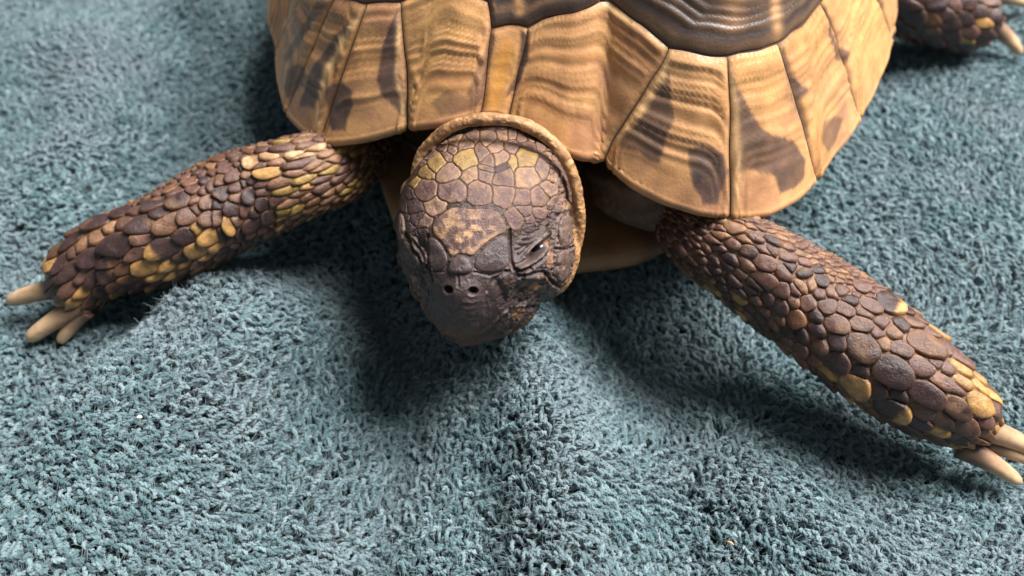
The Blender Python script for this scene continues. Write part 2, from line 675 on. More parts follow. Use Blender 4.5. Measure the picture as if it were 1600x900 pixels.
def carapace_base():
    ts = np.concatenate([np.linspace(0.02, 1, 70), 1 + np.linspace(0.008, 0.12, 12)])
    ph = np.linspace(-math.pi, math.pi, 361)[:-1]
    T, PH = np.meshgrid(ts, ph, indexing='ij')
    V = dome(PH, T).reshape(-1, 3)
    n = len(ph)
    Fc = []
    for i in range(len(ts) - 1):
        for k in range(n):
            k2 = (k + 1) % n
            Fc.append((i * n + k, i * n + k2, (i + 1) * n + k2, (i + 1) * n + k))
    V = np.vstack([V, [[*APEX, H_DOME]]])
    Fc += [(len(V) - 1, (k + 1) % n, k) for k in range(n)]
    return V, Fc


cbV, cbF = carapace_base()
cb_bvh = BVHTree.FromPolygons([Vector(v) for v in cbV], [tuple(f) for f in cbF])


def disc(px, py):
    """disc coordinates (X to the picture's right, Y to the front, radius t) of the shell point seen at a pixel"""
    d = FW + RT * (px - 800) / F_PX - UP * (py - 450) / F_PX
    h = cb_bvh.ray_cast(Vector(CAM), Vector(d).normalized())
    p = np.array(h[0]) if h[0] is not None else None
    if p is None:
        h = cb_bvh.find_nearest(Vector(CAM + d * 17))
        p = np.array(h[0])
    q = p[:2] - APEX
    phi = math.atan2(q @ PR, -(q @ BK))
    R = np.interp(phi, _t, _rr)
    t = float(np.interp(min(np.hypot(*q) / R, 1), _fr, _ft))
    return np.array([t * math.sin(phi), t * math.cos(phi)])


def scute_mesh(poly, spacing, areola, colfn, seed, ring_amp=0.02, nring=11, marg=None):
    """a horny plate over polygon `poly` (disc coordinates): rounded edge, growth rings round the areola, colour from colfn"""
    poly = np.asarray(poly, float)
    sc = 8.0
    P = resample(poly, max(40, int(np.sum(np.linalg.norm(np.roll(poly, -1, 0) - poly, axis=1)) * sc / spacing)))
    tp = np.hypot(P[:, 0], P[:, 1])
    P = P + 0.010 * np.stack([fbm(P, 14, 71, 2) - 0.5, fbm(P, 14, 72, 2) - 0.5], 1) * smooth01(tp, 1.04, 1.0)[:, None]
    x0, y0 = P.min(0)
    x1, y1 = P.max(0)
    st = spacing / sc
    gx, gy = np.meshgrid(np.arange(x0, x1, st), np.arange(y0, y1, st * 0.866))
    gx = gx + (np.arange(gx.shape[0]) % 2)[:, None] * st * 0.5
    G = np.stack([gx.ravel(), gy.ravel()], 1)
    G = G[in_poly(G, P)]
    G = G[seg_dist(G, P, True) > st * 0.55]
    allp = np.vstack([P, G])
    n = len(P)
    vs, _e, fs, *_ = delaunay_2d_cdt([Vector(p) for p in allp], [(i, (i + 1) % n) for i in range(n)], [], 1, 1e-7)
    Q = np.array([(v[0], v[1]) for v in vs])
    Fc = np.array([list(f) for f in fs])
    phi = np.arctan2(Q[:, 0], Q[:, 1])
    t = np.hypot(Q[:, 0], Q[:, 1])
    B = dome(phi, t)
    Nn = dome_n(phi, t)
    de = seg_dist(Q, P, True) * sc
    # gauge of the polygon round the areola: 0 there, 1 on the edge
    ar = np.asarray(areola, float)
    D = Q - ar
    ang = np.arctan2(D[:, 1], D[:, 0])
    DP = P - ar
    pa = np.arctan2(DP[:, 1], DP[:, 0])
    o = np.argsort(pa)
    pr = np.hypot(DP[:, 0], DP[:, 1])[o]
    gg = np.hypot(D[:, 0], D[:, 1]) / np.maximum(np.interp(ang, np.concatenate([pa[o] - 2 * math.pi, pa[o], pa[o] + 2 * math.pi]), np.tile(pr, 3)), 1e-6)
    if marg is not None:        # marginals: ridges run along the rim and only bend down beside the seams
        pa_, pb_, up_p, up_t = marg
        v_ = np.clip((1.0 - t) / (1 - np.interp(phi, up_p, up_t)), 0, 1.2)
        l_ = np.clip(np.abs((phi - (pa_ + pb_) / 2) / (abs(pb_ - pa_) / 2)), 0, 1)
        gg = (v_ ** 3 + (0.80 * l_) ** 8) ** (1 / 3.0)
    gg = np.clip(gg, 0, 1)
    wob = (fbm(B, 0.9, seed, 3) - 0.5)
    ph_ = nring * (gg ** 1.25 + (0.06 if marg is not None else 0.015) * wob + 0.035 * np.sin(9 * gg + seed) + 0.02 * np.sin(23 * gg + 2 * seed))
    fr = ph_ - np.floor(ph_)
    rid = 0.5 - 0.5 * np.cos(2 * math.pi * np.where(fr < 0.62, fr / 0.62 * 0.5, 0.5 + (fr - 0.62) / 0.38 * 0.5))
    ampv = ring_amp * (0.25 + 1.1 * vnoise(np.stack([np.floor(ph_), np.full(len(gg), seed)], 1) * 7.3, 1, seed)) * smooth01(gg, 0.12, 0.35) * (0.45 + 0.9 * vnoise(B, 0.8, seed + 5))
    h = rid * ampv + 0.012 * np.sin(ph_ * 1.7 + seed) * smooth01(gg, 0.1, 0.3)
    h += 0.06 * (1 - gg) ** 1.3 * 0.6
    h += (fbm(B, 1.3, seed + 9, 2) - 0.5) * 0.06
    edge = smooth01(de, 0.0, 0.045)
    h = h * smooth01(de, 0, 0.10) - 0.024 * (1 - edge) ** 1.5 + 0.008
    V = B + Nn * h[:, None]
    c = B[Fc].mean(1)
    n0 = np.cross(V[Fc[:, 1]] - V[Fc[:, 0]], V[Fc[:, 2]] - V[Fc[:, 0]])
    flip = (n0 * Nn[Fc[:, 0]]).sum(1) < 0
    Fc[flip] = Fc[flip][:, ::-1]
    col = colfn(B, Q, de, gg, fr, rid, seed)
    return V, Fc, col


TAN = srgb(192, 148, 104)
TAN2 = srgb(180, 124, 72)
PALE = srgb(226, 182, 128)
BROWN = srgb(116, 80, 56)
GREYB = srgb(68, 54, 53)
BLACK = srgb(40, 34, 35)
ORANGE = srgb(206, 142, 62)

# dark flecks of the marginals and nuchal, outlines as they lie on the shell
PATCH = [
    ([(514, 140), (524, 130), (540, 128), (553, 140), (553, 165), (545, 185), (540, 205), (522, 205), (514, 180)], 0.85),
    ([(621, 10), (626, 40), (626, 100), (632, 150), (640, 184), (628, 182), (612, 162), (598, 150), (592, 120), (600, 80), (610, 40)], 0.85),
    ([(556, 30), (549, 48), (522, 90), (504, 145), (492, 168), (470, 168), (470, 158), (484, 122), (508, 82), (535, 45)], 0.85),
    ([(452, 108), (470, 100), (482, 112), (470, 140), (455, 152), (445, 140)], 0.75),
    ([(516, 0), (510, 12), (458, 90), (448, 100), (446, 88), (490, 20), (500, 0)], 0.7),
    ([(768, 50), (770, 75), (757, 120), (752, 165), (735, 172), (715, 178), (690, 183), (676, 160), (700, 140), (728, 150), (742, 120), (758, 75)], 0.55),
    ([(764, 45), (768, 60), (752, 130), (747, 160), (752, 168), (760, 120), (775, 62)], 0.8),
    ([(824, 48), (826, 90), (812, 125), (798, 148), (792, 150), (806, 110), (812, 80), (814, 50)], 0.9),
    ([(1042, 92), (1048, 140), (1053, 190), (1042, 215), (1030, 255), (1015, 250), (1000, 236), (956, 226), (966, 210), (990, 195), (1020, 155)], 0.75),
    ([(1076, 232), (1100, 228), (1130, 238), (1136, 270), (1122, 318), (1098, 318), (1082, 290), (1078, 260)], 0.85),
    ([(1142, 112), (1158, 148), (1172, 175), (1192, 205), (1238, 222), (1257, 250), (1255, 278), (1238, 295), (1218, 302), (1205, 278), (1170, 265), (1150, 268), (1148, 200)], 0.8),
    ([(1213, 64), (1222, 66), (1236, 120), (1254, 134), (1256, 142), (1246, 150), (1256, 185), (1264, 212), (1256, 222), (1244, 180), (1226, 120)], 0.85),
    ([(1284, 190), (1300, 182), (1316, 186), (1306, 215), (1290, 240), (1280, 222)], 0.6),
    ([(1282, 8), (1290, 14), (1306, 70), (1324, 82), (1320, 98), (1306, 94), (1294, 60)], 0.75),
]
STRIPE = [   # pale raised welts beside the seams: points, half width, strength
    ([(1044, 78), (1035, 120), (1005, 165), (952, 228)], 6, 0.85),
    ([(1139, 95), (1147, 170), (1149, 260), (1146, 325)], 6, 0.6),
    ([(1206, 0), (1210, 40), (1216, 70)], 5, 0.5),
    ([(1217, 75), (1240, 150), (1262, 230)], 4, 0.4),
    ([(571, 12), (540, 60), (515, 110), (503, 160), (498, 205)], 5, 0.75),
    ([(626, 5), (624, 60), (622, 120), (632, 185)], 3.5, 0.6),
    ([(823, 46), (850, 30), (935, 4), (1000, 40), (1045, 74), (1090, 84), (1140, 90), (1180, 84), (1215, 72)], 4.0, 1.0),
    ([(784, 34), (765, 5)], 5, 0.5),
]


def marg_col(B, Q, de, gg, fr, rid, seed):
    q = pix(B)
    front = (Q[:, 1] > 0.1)
    wn = (np.stack([fbm(B, 2.2, 11, 4), fbm(B, 2.2, 23, 4)], 1) - 0.5)
    k = fbm(B, 0.7, seed, 3)[:, None]
    c = TAN * (1 - k) + TAN2 * k
    big = smooth01(fbm(B, 1.1, seed + 60, 4), 0.5, 0.68)[:, None] * 0.6
    c = c * (1 - big) + srgb(150, 106, 82) * big
    yl = smooth01(fbm(B, 0.9, seed + 80, 3), 0.52, 0.7)[:, None] * 0.5
    c = c * (1 - yl) + srgb(204, 156, 94) * yl
    ring = (smooth01(fr, 0.62, 0.95) * (0.15 + 0.75 * vnoise(B, 0.9, seed + 31)) * smooth01(gg, 0.1, 0.4))[:, None]
    c = c * (1 - 0.6 * ring) + BROWN * 0.6 * ring
    lo = smooth01(fbm(B, 0.55, 77, 3), 0.5, 0.75)[:, None] * 0.35
    c = c * (1 - lo) + srgb(150, 104, 74) * lo
    # generic blotches where the picture does not look
    off = ((q[:, 1] < -15) | ~front)
    g = smooth01(fbm(B + wn.sum(1)[:, None], 0.8, 91, 3), 0.55, 0.62) * off
    m = g * 0.8
    qs = q + wn * 11
    for poly, s in PATCH:
        pl = np.array(poly, float)
        lo_, hi_ = pl.min(0) - 12, pl.max(0) + 12
        idx = np.nonzero((q[:, 0] > lo_[0]) & (q[:, 0] < hi_[0]) & (q[:, 1] > lo_[1]) & (q[:, 1] < hi_[1]) & front)[0]
        if len(idx) == 0:
            continue
        d = seg_dist(qs[idx], pl, True)
        d = np.where(in_poly(qs[idx], pl), -d, d)
        m[idx] = np.maximum(m[idx], s * smooth01(-d, -2.5, 2.5))
    mott = 0.85 + 0.35 * fbm(B, 6, 41, 3)
    dark = GREYB * (0.75 + 0.5 * fbm(B, 4, 19, 3))[:, None]
    m = np.clip(m * mott, 0, 1)[:, None]
    c = c * (1 - m) + dark * m
    for pts, w, s in STRIPE:
        pl = np.array(pts, float)
        lo_, hi_ = pl.min(0) - 15, pl.max(0) + 15
        idx = np.nonzero((q[:, 0] > lo_[0]) & (q[:, 0] < hi_[0]) & (q[:, 1] > lo_[1]) & (q[:, 1] < hi_[1]) & front)[0]
        if len(idx):
            f = (s * np.exp(-(seg_dist(q[idx] + wn[idx] * 4, pl) / w) ** 2) * (0.8 + 0.5 * vnoise(B[idx], 2, 3)))[:, None]
            f = np.clip(f, 0, 1)
            c[idx] = c[idx] * (1 - f) + PALE * f
    e = (1 - smooth01(de, 0.0, 0.028))[:, None] * 0.7
    c = c * (1 - e) + BROWN * 0.7 * e
    return c


def nuchal_col(B, Q, de, gg, fr, rid, seed):
    c = marg_col(B, Q, de, gg, fr, rid, seed)
    q = pix(B)
    f = (0.75 * np.exp(-(seg_dist(q, np.array([(792, 75), (782, 110), (772, 160)])) / 14) ** 2))[:, None]
    return c * (1 - f) + ORANGE * f


def disc_col(dark_in, dark_out, warm):
    def fn(B, Q, de, gg, fr, rid, seed):
        q = pix(B)
        k = fbm(B, 0.8, seed, 3)[:, None]
        c = TAN * (1 - k) + warm * k
        w = (fbm(B, 1.4, seed + 2, 3) - 0.5) * 0.35
        m = smooth01(gg + w * 0.6, dark_in, dark_in + 0.12) * (1 - smooth01(gg + w * 0.08, dark_out, dark_out + 0.03))
        # tan rays that cross the dark band
        ang = np.arctan2(Q[:, 0] - Q[:, 0].mean(), Q[:, 1] - Q[:, 1].mean())
        ray = np.zeros(len(B))
        if seed == 201:
            ray = np.maximum(0.85 * np.exp(-(seg_dist(q, np.array([(1208, -40), (1210, 30), (1217, 75)])) / 8) ** 2), 0.55 * np.exp(-(seg_dist(q, np.array([(1140, -40), (1146, 30)])) / 18) ** 2))
        if seed == 200:
            ray = 0.8 * np.exp(-(seg_dist(q, np.array([(806, -60), (812, 18)])) / 7) ** 2)
        m = m * (1 - ray) * (0.9 + 0.15 * np.sin(fr * 6.28))
        line = (smooth01(fr, 0.5, 0.9) * smooth01(gg, 0.2, 0.5) * 0.3)
        c = c * (1 - line[:, None]) + PALE * 0.8 * line[:, None]
        dk = BLACK * (0.7 + 0.7 * rid * 0.6 + 0.5 * fbm(B, 3, seed, 3))[:, None]
        m = np.clip(m, 0, 1)[:, None] * 0.96
        c = c * (1 - m) + dk * m
        c += (m[:, 0] * smooth01(fr, 0.6, 0.95) * 0.014)[:, None] * np.array([1.0, 0.8, 0.7])
        e = (1 - smooth01(de, 0.0, 0.025))[:, None] * 0.6
        return c * (1 - e) + BROWN * 0.5 * e
    return fn


def build_carapace():
    base_col = np.tile(srgb(96, 70, 52), (len(cbV), 1))
    under = cbV[:, 2] < 0
    n = len(cbV)
    # the bone under the scutes: the same dome, sunk a little
    V = cbV.copy()
    tri = np.array([[f[0], f[1], f[2]] for f in cbF])
    nn = vert_normals(V, tri)
    if nn[-1, 2] < 0:
        nn = -nn
    V -= nn * 0.035
    car = link('carapace', mesh_data('carapace', V, cbF, MAT_PLASTRON, base_col), TORTOISE)
    car['label'] = 'domed tan and dark brown shell of horny scutes'

    def pol(phi, t):
        return np.array([t * math.sin(phi), t * math.cos(phi)])

    def seam(a, b):
        """a seam from the rolled rim up to the marginals' top edge, from two pixels"""
        A_, B_ = disc(*a), disc(*b)
        pa = math.atan2(*A_)
        return pa, B_

    # seams, from the left side of the picture round the front to the right
    seams_px = [((437, 72), (478, -14)), ((449, 172), (522, -4)), ((503, 213), (573, 8)), ((637, 191), (626, 3)), ((752, 171), (768, 46)),
                ((797, 174), (823, 46)), ((946, 240), (1045, 74)), ((1141, 331), (1138, 89)), ((1275, 272), (1215, 70)), ((1340, 178), (1284, 4)), ((1389, 52), (1322, -60))]
    sm = [seam(a, b) for a, b in seams_px]
    mid_tops = {3: [(665, -14), (715, -26), (762, 2)], 4: [], 5: [(850, 29), (938, 2), (1000, 37)], 6: [(1090, 82)], 7: [(1180, 82)], 8: [(1255, 40)], 2: [(600, 4)], 1: [(545, 0)]}
    # the hidden ones, down both sides to the tail
    right = [(1.95, 0.765), (2.22, 0.77), (2.46, 0.77), (2.68, 0.765), (2.90, 0.76), (math.pi, 0.76)]
    left = [(-p, t) for p, t in right]
    p_last = sm[-1][0]
    p_first = sm[0][0]
    seams = [(p, pol(p, t)) for p, t in left[::-1] if p < p_first - 0.12] + sm + [(p, pol(p, t)) for p, t in right if p > p_last + 0.12]
    n_left = len([1 for p, t in left if p < p_first - 0.12])
    tops = []
    for i in range(len(seams) - 1):
        (pa, A_), (pb, B_) = seams[i], seams[i + 1]
        k = i - n_left
        mid = [disc(*p) for p in mid_tops.get(k, [])]
        up = np.array([A_] + mid + [B_])
        tops.append(up)
        rim_pts = [pol(p, 1.055) for p in np.linspace(pb, pa, 14)]
        polyg = np.vstack([up, [pol(pb, 1.0)], rim_pts, [pol(pa, 1.0)]])
        # shrink towards the middle so that the seams stay open
        c = polyg.mean(0)
        dv = polyg - c
        polyg = c + dv * (1 - 0.0010 / np.maximum(np.linalg.norm(dv, axis=1), 1e-6))[:, None]
        vis = -1 <= k <= 10
        pm = (pa + pb) / 2
        side = 1 if pm > 0 else -1
        ar = pol(pm + side * 0.22 * abs(pb - pa), 0.965)
        narrow = (k == 4)
        V, Fc, col = scute_mesh(polyg, 0.036 if vis else 0.14, pol(pm, 0.93) if narrow else ar, nuchal_col if narrow else marg_col, 300 + i, ring_amp=0.036 if not narrow else 0.015, nring=14 if not narrow else 5, marg=(pa, pb, np.arctan2(up[:, 0], up[:, 1]), np.hypot(up[:, 0], up[:, 1])))
        o = link('scute', mesh_data('scute', V, Fc, MAT_SCUTE, col), car)
        if narrow:
            o['label'] = 'narrow orange nuchal scute above the neck'
    # discs: five vertebrals, four costals a side. top edge of the marginals as one ring
    ring = np.vstack([t[:-1] for t in tops])
    ra = np.arctan2(ring[:, 0], ring[:, 1])
    o_ = np.argsort(ra)
    ra, rt_ = ra[o_], np.hypot(ring[:, 0], ring[:, 1])[o_]

    def edge_pts(a, b, m=18):
        lo_, hi_ = min(a, b), max(a, b)
        ps = np.concatenate([np.linspace(lo_, hi_, m), ra[(ra > lo_) & (ra < hi_)]])
        ps = np.sort(ps) if a < b else np.sort(ps)[::-1]
        ps_w = (ps + math.pi) % (2 * math.pi) - math.pi
        tt = np.interp(ps_w, np.concatenate([ra - 2 * math.pi, ra, ra + 2 * math.pi]), np.tile(rt_, 3))
        return [pol(p, t - 0.0015) for p, t in zip(ps, tt)]

    jr = math.atan2(*disc(938, 2))
    jl = -jr
    hx, mx_ = 0.17, 0.27
    Yv = [0.40, 0.13, -0.14, -0.40]
    Ym = [0.27, 0.0, -0.27]
    cost_a = [(jr, 1.36), (1.36, 1.83), (1.83, 2.25), (2.25, 2.72)]

    def corner(i, s):
        return np.array([s * mx_, Ym[i]])

    def add(poly, colfn, seed, sp, ar=None, nr=20):
        poly = np.array(poly)
        c = poly.mean(0)
        dv = poly - c
        poly = c + dv * (1 - 0.0012 / np.maximum(np.linalg.norm(dv, axis=1), 1e-6))[:, None]
        V, Fc, col = scute_mesh(poly, sp, resample(poly, 160).mean(0) if ar is None else ar, colfn, seed, ring_amp=0.03, nring=nr)
        link('scute', mesh_data('scute', V, Fc, MAT_SCUTE, col), car)

    v_col = disc_col(0.30, 1.2, TAN2)
    c_col = disc_col(0.50, 1.2, srgb(140, 96, 66))
    add(edge_pts(jl, jr) + [np.array([hx, Yv[0]]), np.array([-hx, Yv[0]])], v_col, 200, 0.035, np.array([0, 0.48]), 12)
    for i in range(3):
        add([(-hx, Yv[i]), (hx, Yv[i]), corner(i, 1), (hx, Yv[i + 1]), (-hx, Yv[i + 1]), corner(i, -1)], v_col, 210 + i, 0.12)
    add([(-hx, Yv[3]), (hx, Yv[3])] + edge_pts(2.72, 2 * math.pi - 2.72), v_col, 214, 0.12)
    for s in (1, -1):
        for i, (a0, a1) in enumerate(cost_a):
            e = [np.array([s * p[0], p[1]]) for p in edge_pts(a0, a1)] if s > 0 else edge_pts(-a0, -a1)
            inner = []
            if i < 3:
                inner.append(corner(i, s))
            if i == 0:
                inner.append(np.array([s * hx, Yv[0]]))
            elif i < 3:
                inner.append(np.array([s * hx, Yv[i]]))
                inner.append(corner(i - 1, s))
            else:
                inner.append(np.array([s * hx, Yv[3]]))
                inner.append(corner(2, s))
            add(e + inner, c_col, 201 + i * 7 + (0 if s > 0 else 40), 0.03 if i == 0 and s > 0 else 0.12, None, 13 if i == 0 and s > 0 else 9)
    return car


CARAPACE = build_carapace()


# ---- plastron
def build_plastron():
    # front lip from the picture, then a long plate under the shell; local along / across
    front = [(600, 318, 1.55), (640, 400, 1.25), (760, 440, 1.05), (880, 425, 1.0), (930, 420, 1.0), (985, 414, 1.05), (1030, 398, 1.15), (1060, 376, 1.3)]
    pts = []
    for x, y, z in front:
        p = at(x, y, z)
        pts.append(p)
    pts = [np.array(p) for p in pts]
    for al, pe in [(4.0, 4.6), (9, 5.2), (13, 4.0), (14.5, 0.0), (13, -4.0), (9, -5.2), (4.0, -4.6)]:
        q = NUCHAL[:2] + BK * al + PR * pe
        pts.append(np.array([q[0], q[1], 1.1]))
    P = resample(chaikin(np.array(pts), 2), 120)
    c = np.array([*(NUCHAL[:2] + BK * 5.5), 1.0])
    V, Fc = [], []
    rings = [(0.0, 0.15), (0.6, 0.15), (0.85, 0.12), (0.93, 0.2), (0.97, 0.2), (0.993, 0.13), (1.0, 0.0), (0.993, -0.14), (0.95, -0.22), (0.7, -0.25), (0.0, -0.25)]
    n = len(P)
    for k, dz in rings:
        for p in P:
            q = c + (p - c) * k
            q[2] = p[2] * 1.0 + dz if k > 0.5 else c[2] + dz
            V.append(q)
    for i in range(len(rings) - 1):
        for k in range(n):
            k2 = (k + 1) % n
            Fc.append((i * n + k, (i + 1) * n + k, (i + 1) * n + k2, i * n + k2))
    V = np.array(V)
    k = fbm(V, 0.8, 4, 3)[:, None]
    col = srgb(176, 138, 96) * k + srgb(128, 92, 64) * (1 - k)
    d = smooth01(fbm(V, 0.5, 9, 3), 0.5, 0.62)[:, None] * 0.6
    col = col * (1 - d) + srgb(70, 52, 44) * d
    o = link('plastron', mesh_data('plastron', V, Fc, MAT_PLASTRON, col), TORTOISE)
    o['label'] = 'yellowish brown belly plate showing below the neck'


build_plastron()

# ---- head: smooth union of ellipsoids in the head's own frame (f forward, r to the picture's right, u up)
HC = np.array([-0.53, -0.33, 2.84])
HY = math.radians(15)
HP = math.radians(4)
HF = np.array([-math.sin(HY) * math.cos(HP), -math.cos(HY) * math.cos(HP), -math.sin(HP)])
HR = np.array([math.cos(HY), -math.sin(HY), 0])
HU = np.cross(HF, HR) * -1
HU = HU if HU[2] > 0 else -HU
BLOBS = [((-0.70, 0, 0.22), (1.75, 1.42, 1.25)), ((0.40, 0, -0.10), (0.92, 0.80, 0.95)), ((0.50, 0, -0.85), (0.62, 0.52, 0.62)),
         ((-0.40, 0, -0.72), (1.30, 1.08, 0.72)), ((-0.15, 0.72, -0.15), (0.85, 0.58, 0.85)), ((-0.15, -0.72, -0.15), (0.85, 0.58, 0.85)),
         ((0.30, 0.66, 0.60), (0.50, 0.40, 0.34)), ((0.30, -0.66, 0.60), (0.50, 0.40, 0.34))]


def head_sdf(p):
    d = None
    for c, r in BLOBS:
        c, r = np.array(c), np.array(r)
        q = p - c
        k0 = np.linalg.norm(q / r, axis=1)
        k1 = np.linalg.norm(q / (r * r), axis=1)
        e = k0 * (k0 - 1) / np.maximum(k1, 1e-9)
        if d is None:
            d = e
        else:
            k = 0.28
            h = np.clip(0.5 + 0.5 * (e - d) / k, 0, 1)
            d = e * (1 - h) + d * h - k * h * (1 - h)
    return d


OUTLINE = np.array([(748, 205), (710, 213), (671, 237), (648, 264), (628, 300), (618, 341), (620, 378), (628, 414), (639, 446), (657, 471), (671, 496), (689, 521), (712, 533), (739, 539), (780, 529), (808, 514), (835, 492), (848, 476), (876, 454), (890, 432), (897, 387), (895, 346), (893, 309), (887, 273), (876, 248), (853, 225), (817, 211), (780, 205)], float)


def build_head():
    nu, nv = 300, 180
    th = np.linspace(0, math.pi, nv)[1:-1]
    ph = np.linspace(0, 2 * math.pi, nu, endpoint=False)
    TH, PH = np.meshgrid(th, ph, indexing='ij')
    # poles along f
    D = np.stack([np.cos(TH), np.sin(TH) * np.cos(PH), np.sin(TH) * np.sin(PH)], -1).reshape(-1, 3)
    D = np.vstack([D, [[1, 0, 0], [-1, 0, 0]]])
    org = np.array([-0.2, 0, -0.1])
    lo = np.full(len(D), 0.1)
    hi = np.full(len(D), 4.0)
    for _ in range(36):
        mid = (lo + hi) / 2
        ins = head_sdf(org + D * mid[:, None]) < 0
        lo = np.where(ins, mid, lo)
        hi = np.where(ins, hi, mid)
    L_ = org + D * lo[:, None]
    V = HC + L_[:, :1] * HF + L_[:, 1:2] * HR + L_[:, 2:3] * HU
    n = nu
    Fc = []
    for i in range(len(th) - 1):
        for k in range(n):
            k2 = (k + 1) % n
            Fc.append((i * n + k, (i + 1) * n + k, (i + 1) * n + k2, i * n + k2))
    Fc += [(len(V) - 2, k, (k + 1) % n) for k in range(n)]
    Fc += [(len(V) - 1, (len(th) - 1) * n + (k + 1) % n, (len(th) - 1) * n + k) for k in range(n)]
    # fit the girth: scale each direction about the head's long view axis so that the outline has the traced proportions
    c2 = np.array([758.0, 372.0])
    oc = OUTLINE - c2
    oa, orr = np.arctan2(oc[:, 1], oc[:, 0]), np.hypot(oc[:, 0], oc[:, 1])
    s = np.argsort(oa)
    nb = 96
    ca = (np.arange(nb) + 0.5) / nb * 2 * math.pi - math.pi
    want = np.interp(ca, np.concatenate([oa[s] - 2 * math.pi, oa[s], oa[s] + 2 * math.pi]), np.tile(orr[s], 3))
    vd = (HC - CAM) / np.linalg.norm(HC - CAM)
    for _it in range(3):
        q = pix(V) - c2
        ang = np.arctan2(q[:, 1], q[:, 0])
        rad = np.hypot(q[:, 0], q[:, 1])
        b = ((ang + math.pi) / (2 * math.pi) * nb).astype(int) % nb
        sil = np.zeros(nb)
        np.maximum.at(sil, b, rad)
        ratio = want / sil
        ratio = (np.roll(ratio, 1) + 2 * ratio + np.roll(ratio, -1)) / 4
        wrapi = lambda y: np.interp(ang, np.concatenate([ca - 2 * math.pi, ca, ca + 2 * math.pi]), np.tile(y, 3))
        W = V - HC
        along = (W @ vd)[:, None] * vd
        k = smooth01(rad / wrapi(sil), 0.0, 0.75)
        V = HC + along + (W - along) * (1 + (wrapi(ratio) - 1) * k)[:, None]
    return V, Fc


headV, headF = build_head()


# ---- limbs
class Limb:
    def __init__(self, nodes, n=90, flat=1.0):
        """nodes: pixel x, y, height of the axis, half width in pixels"""
        P = []
        for x, y, z, w in nodes:
            p = at(x, y, z)
            P.append([*p, 0.95 * w * ((p - CAM) @ FW) / F_PX])
        c = catmull(np.array(P), 400)
        L = np.concatenate([[0], np.cumsum(np.linalg.norm(np.diff(c[:, :3], axis=0), axis=1))])
        self.len = L[-1]
        self.s = np.linspace(0, self.len, n)
        self.axis = np.stack([np.interp(self.s, L, c[:, k]) for k in range(3)], 1)
        self.r = np.interp(self.s, L, c[:, 3])
        e = (self.len - self.s) / self.r[-1]
        self.r = np.minimum(self.r, self.r[-1] * 1.25 * np.sqrt(np.clip(1 - (1 - np.clip(e / 1.2, 0, 1)) ** 2, 0.02, 1)) + np.clip(e - 0.9, 0, None) * 10)
        T = np.gradient(self.axis, axis=0)
        T /= np.linalg.norm(T, axis=1, keepdims=True)
        ref = np.array([0, 0, 1.0])
        self.a, self.b = [], []
        for i in range(n):
            q = ref - (ref @ T[i]) * T[i]
            q /= np.linalg.norm(q)
            self.a.append(q)
            self.b.append(np.cross(T[i], q))
        self.a, self.b, self.T = np.array(self.a), np.array(self.b), T
        self.R0 = float(self.r.max()) * 0.92

    def point(self, s, w):
        s = np.clip(s, 0, self.len)
        I = lambda A: np.stack([np.interp(s, self.s, A[:, k]) for k in range(3)], -1)
        r = np.interp(s, self.s, self.r)
        a, b = I(self.a), I(self.b)
        bump = 1 + 0.05 * np.sin(2 * w + s * 0.9) + 0.03 * np.sin(3 * w - s * 1.7)
        n = a * np.cos(w)[..., None] + b * np.sin(w)[..., None]
        return I(self.axis) + n * (r * bump)[..., None]

    def normal(self, s, w):
        e = 0.02
        d1 = self.point(s + e, w) - self.point(s - e, w)
        d2 = self.point(s, w + e) - self.point(s, w - e)
        n = np.cross(d2, d1)
        n /= np.maximum(np.linalg.norm(n, axis=-1, keepdims=True), 1e-9)
        I = np.stack([np.interp(np.clip(s, 0, self.len), self.s, self.axis[:, k]) for k in range(3)], -1)
        sg = np.sign(((self.point(s, w) - I) * n).sum(-1, keepdims=True))
        return n * np.where(sg == 0, 1, sg)

    def mesh(self, ns=90, nw=64):
        ss = np.linspace(0, self.len, ns)
        ww = np.linspace(0, 2 * math.pi, nw, endpoint=False)
        A_, B_ = np.meshgrid(ss, ww, indexing='ij')
        V = self.point(A_.ravel(), B_.ravel())
        Fc = []
        for i in range(ns - 1):
            for k in range(nw):
                k2 = (k + 1) % nw
                Fc.append((i * nw + k, i * nw + k2, (i + 1) * nw + k2, (i + 1) * nw + k))
        V = np.vstack([V, [self.axis[0]], [self.axis[-1]]])
        Fc += [(len(V) - 2, (k + 1) % nw, k) for k in range(nw)]
        Fc += [(len(V) - 1, (ns - 1) * nw + k, (ns - 1) * nw + (k + 1) % nw) for k in range(nw)]
        return V, Fc

    def locate(self, px, py):
        """(s, angle) of the limb's surface point seen at a pixel"""
        if not hasattr(self, 'grid'):
            ss = np.linspace(0, self.len, 260)
            ww = np.linspace(0, 2 * math.pi, 200, endpoint=False)
            A_, B_ = np.meshgrid(ss, ww, indexing='ij')
            P = self.point(A_.ravel(), B_.ravel())
            N_ = self.normal(A_.ravel(), B_.ravel())
            see = (N_ * (CAM - P)).sum(1) > 0
            self.grid = (A_.ravel()[see], B_.ravel()[see], pix(P[see]))
        a, b, q = self.grid
        k = np.argmin((q[:, 0] - px) ** 2 + (q[:, 1] - py) ** 2)
        return a[k], b[k]


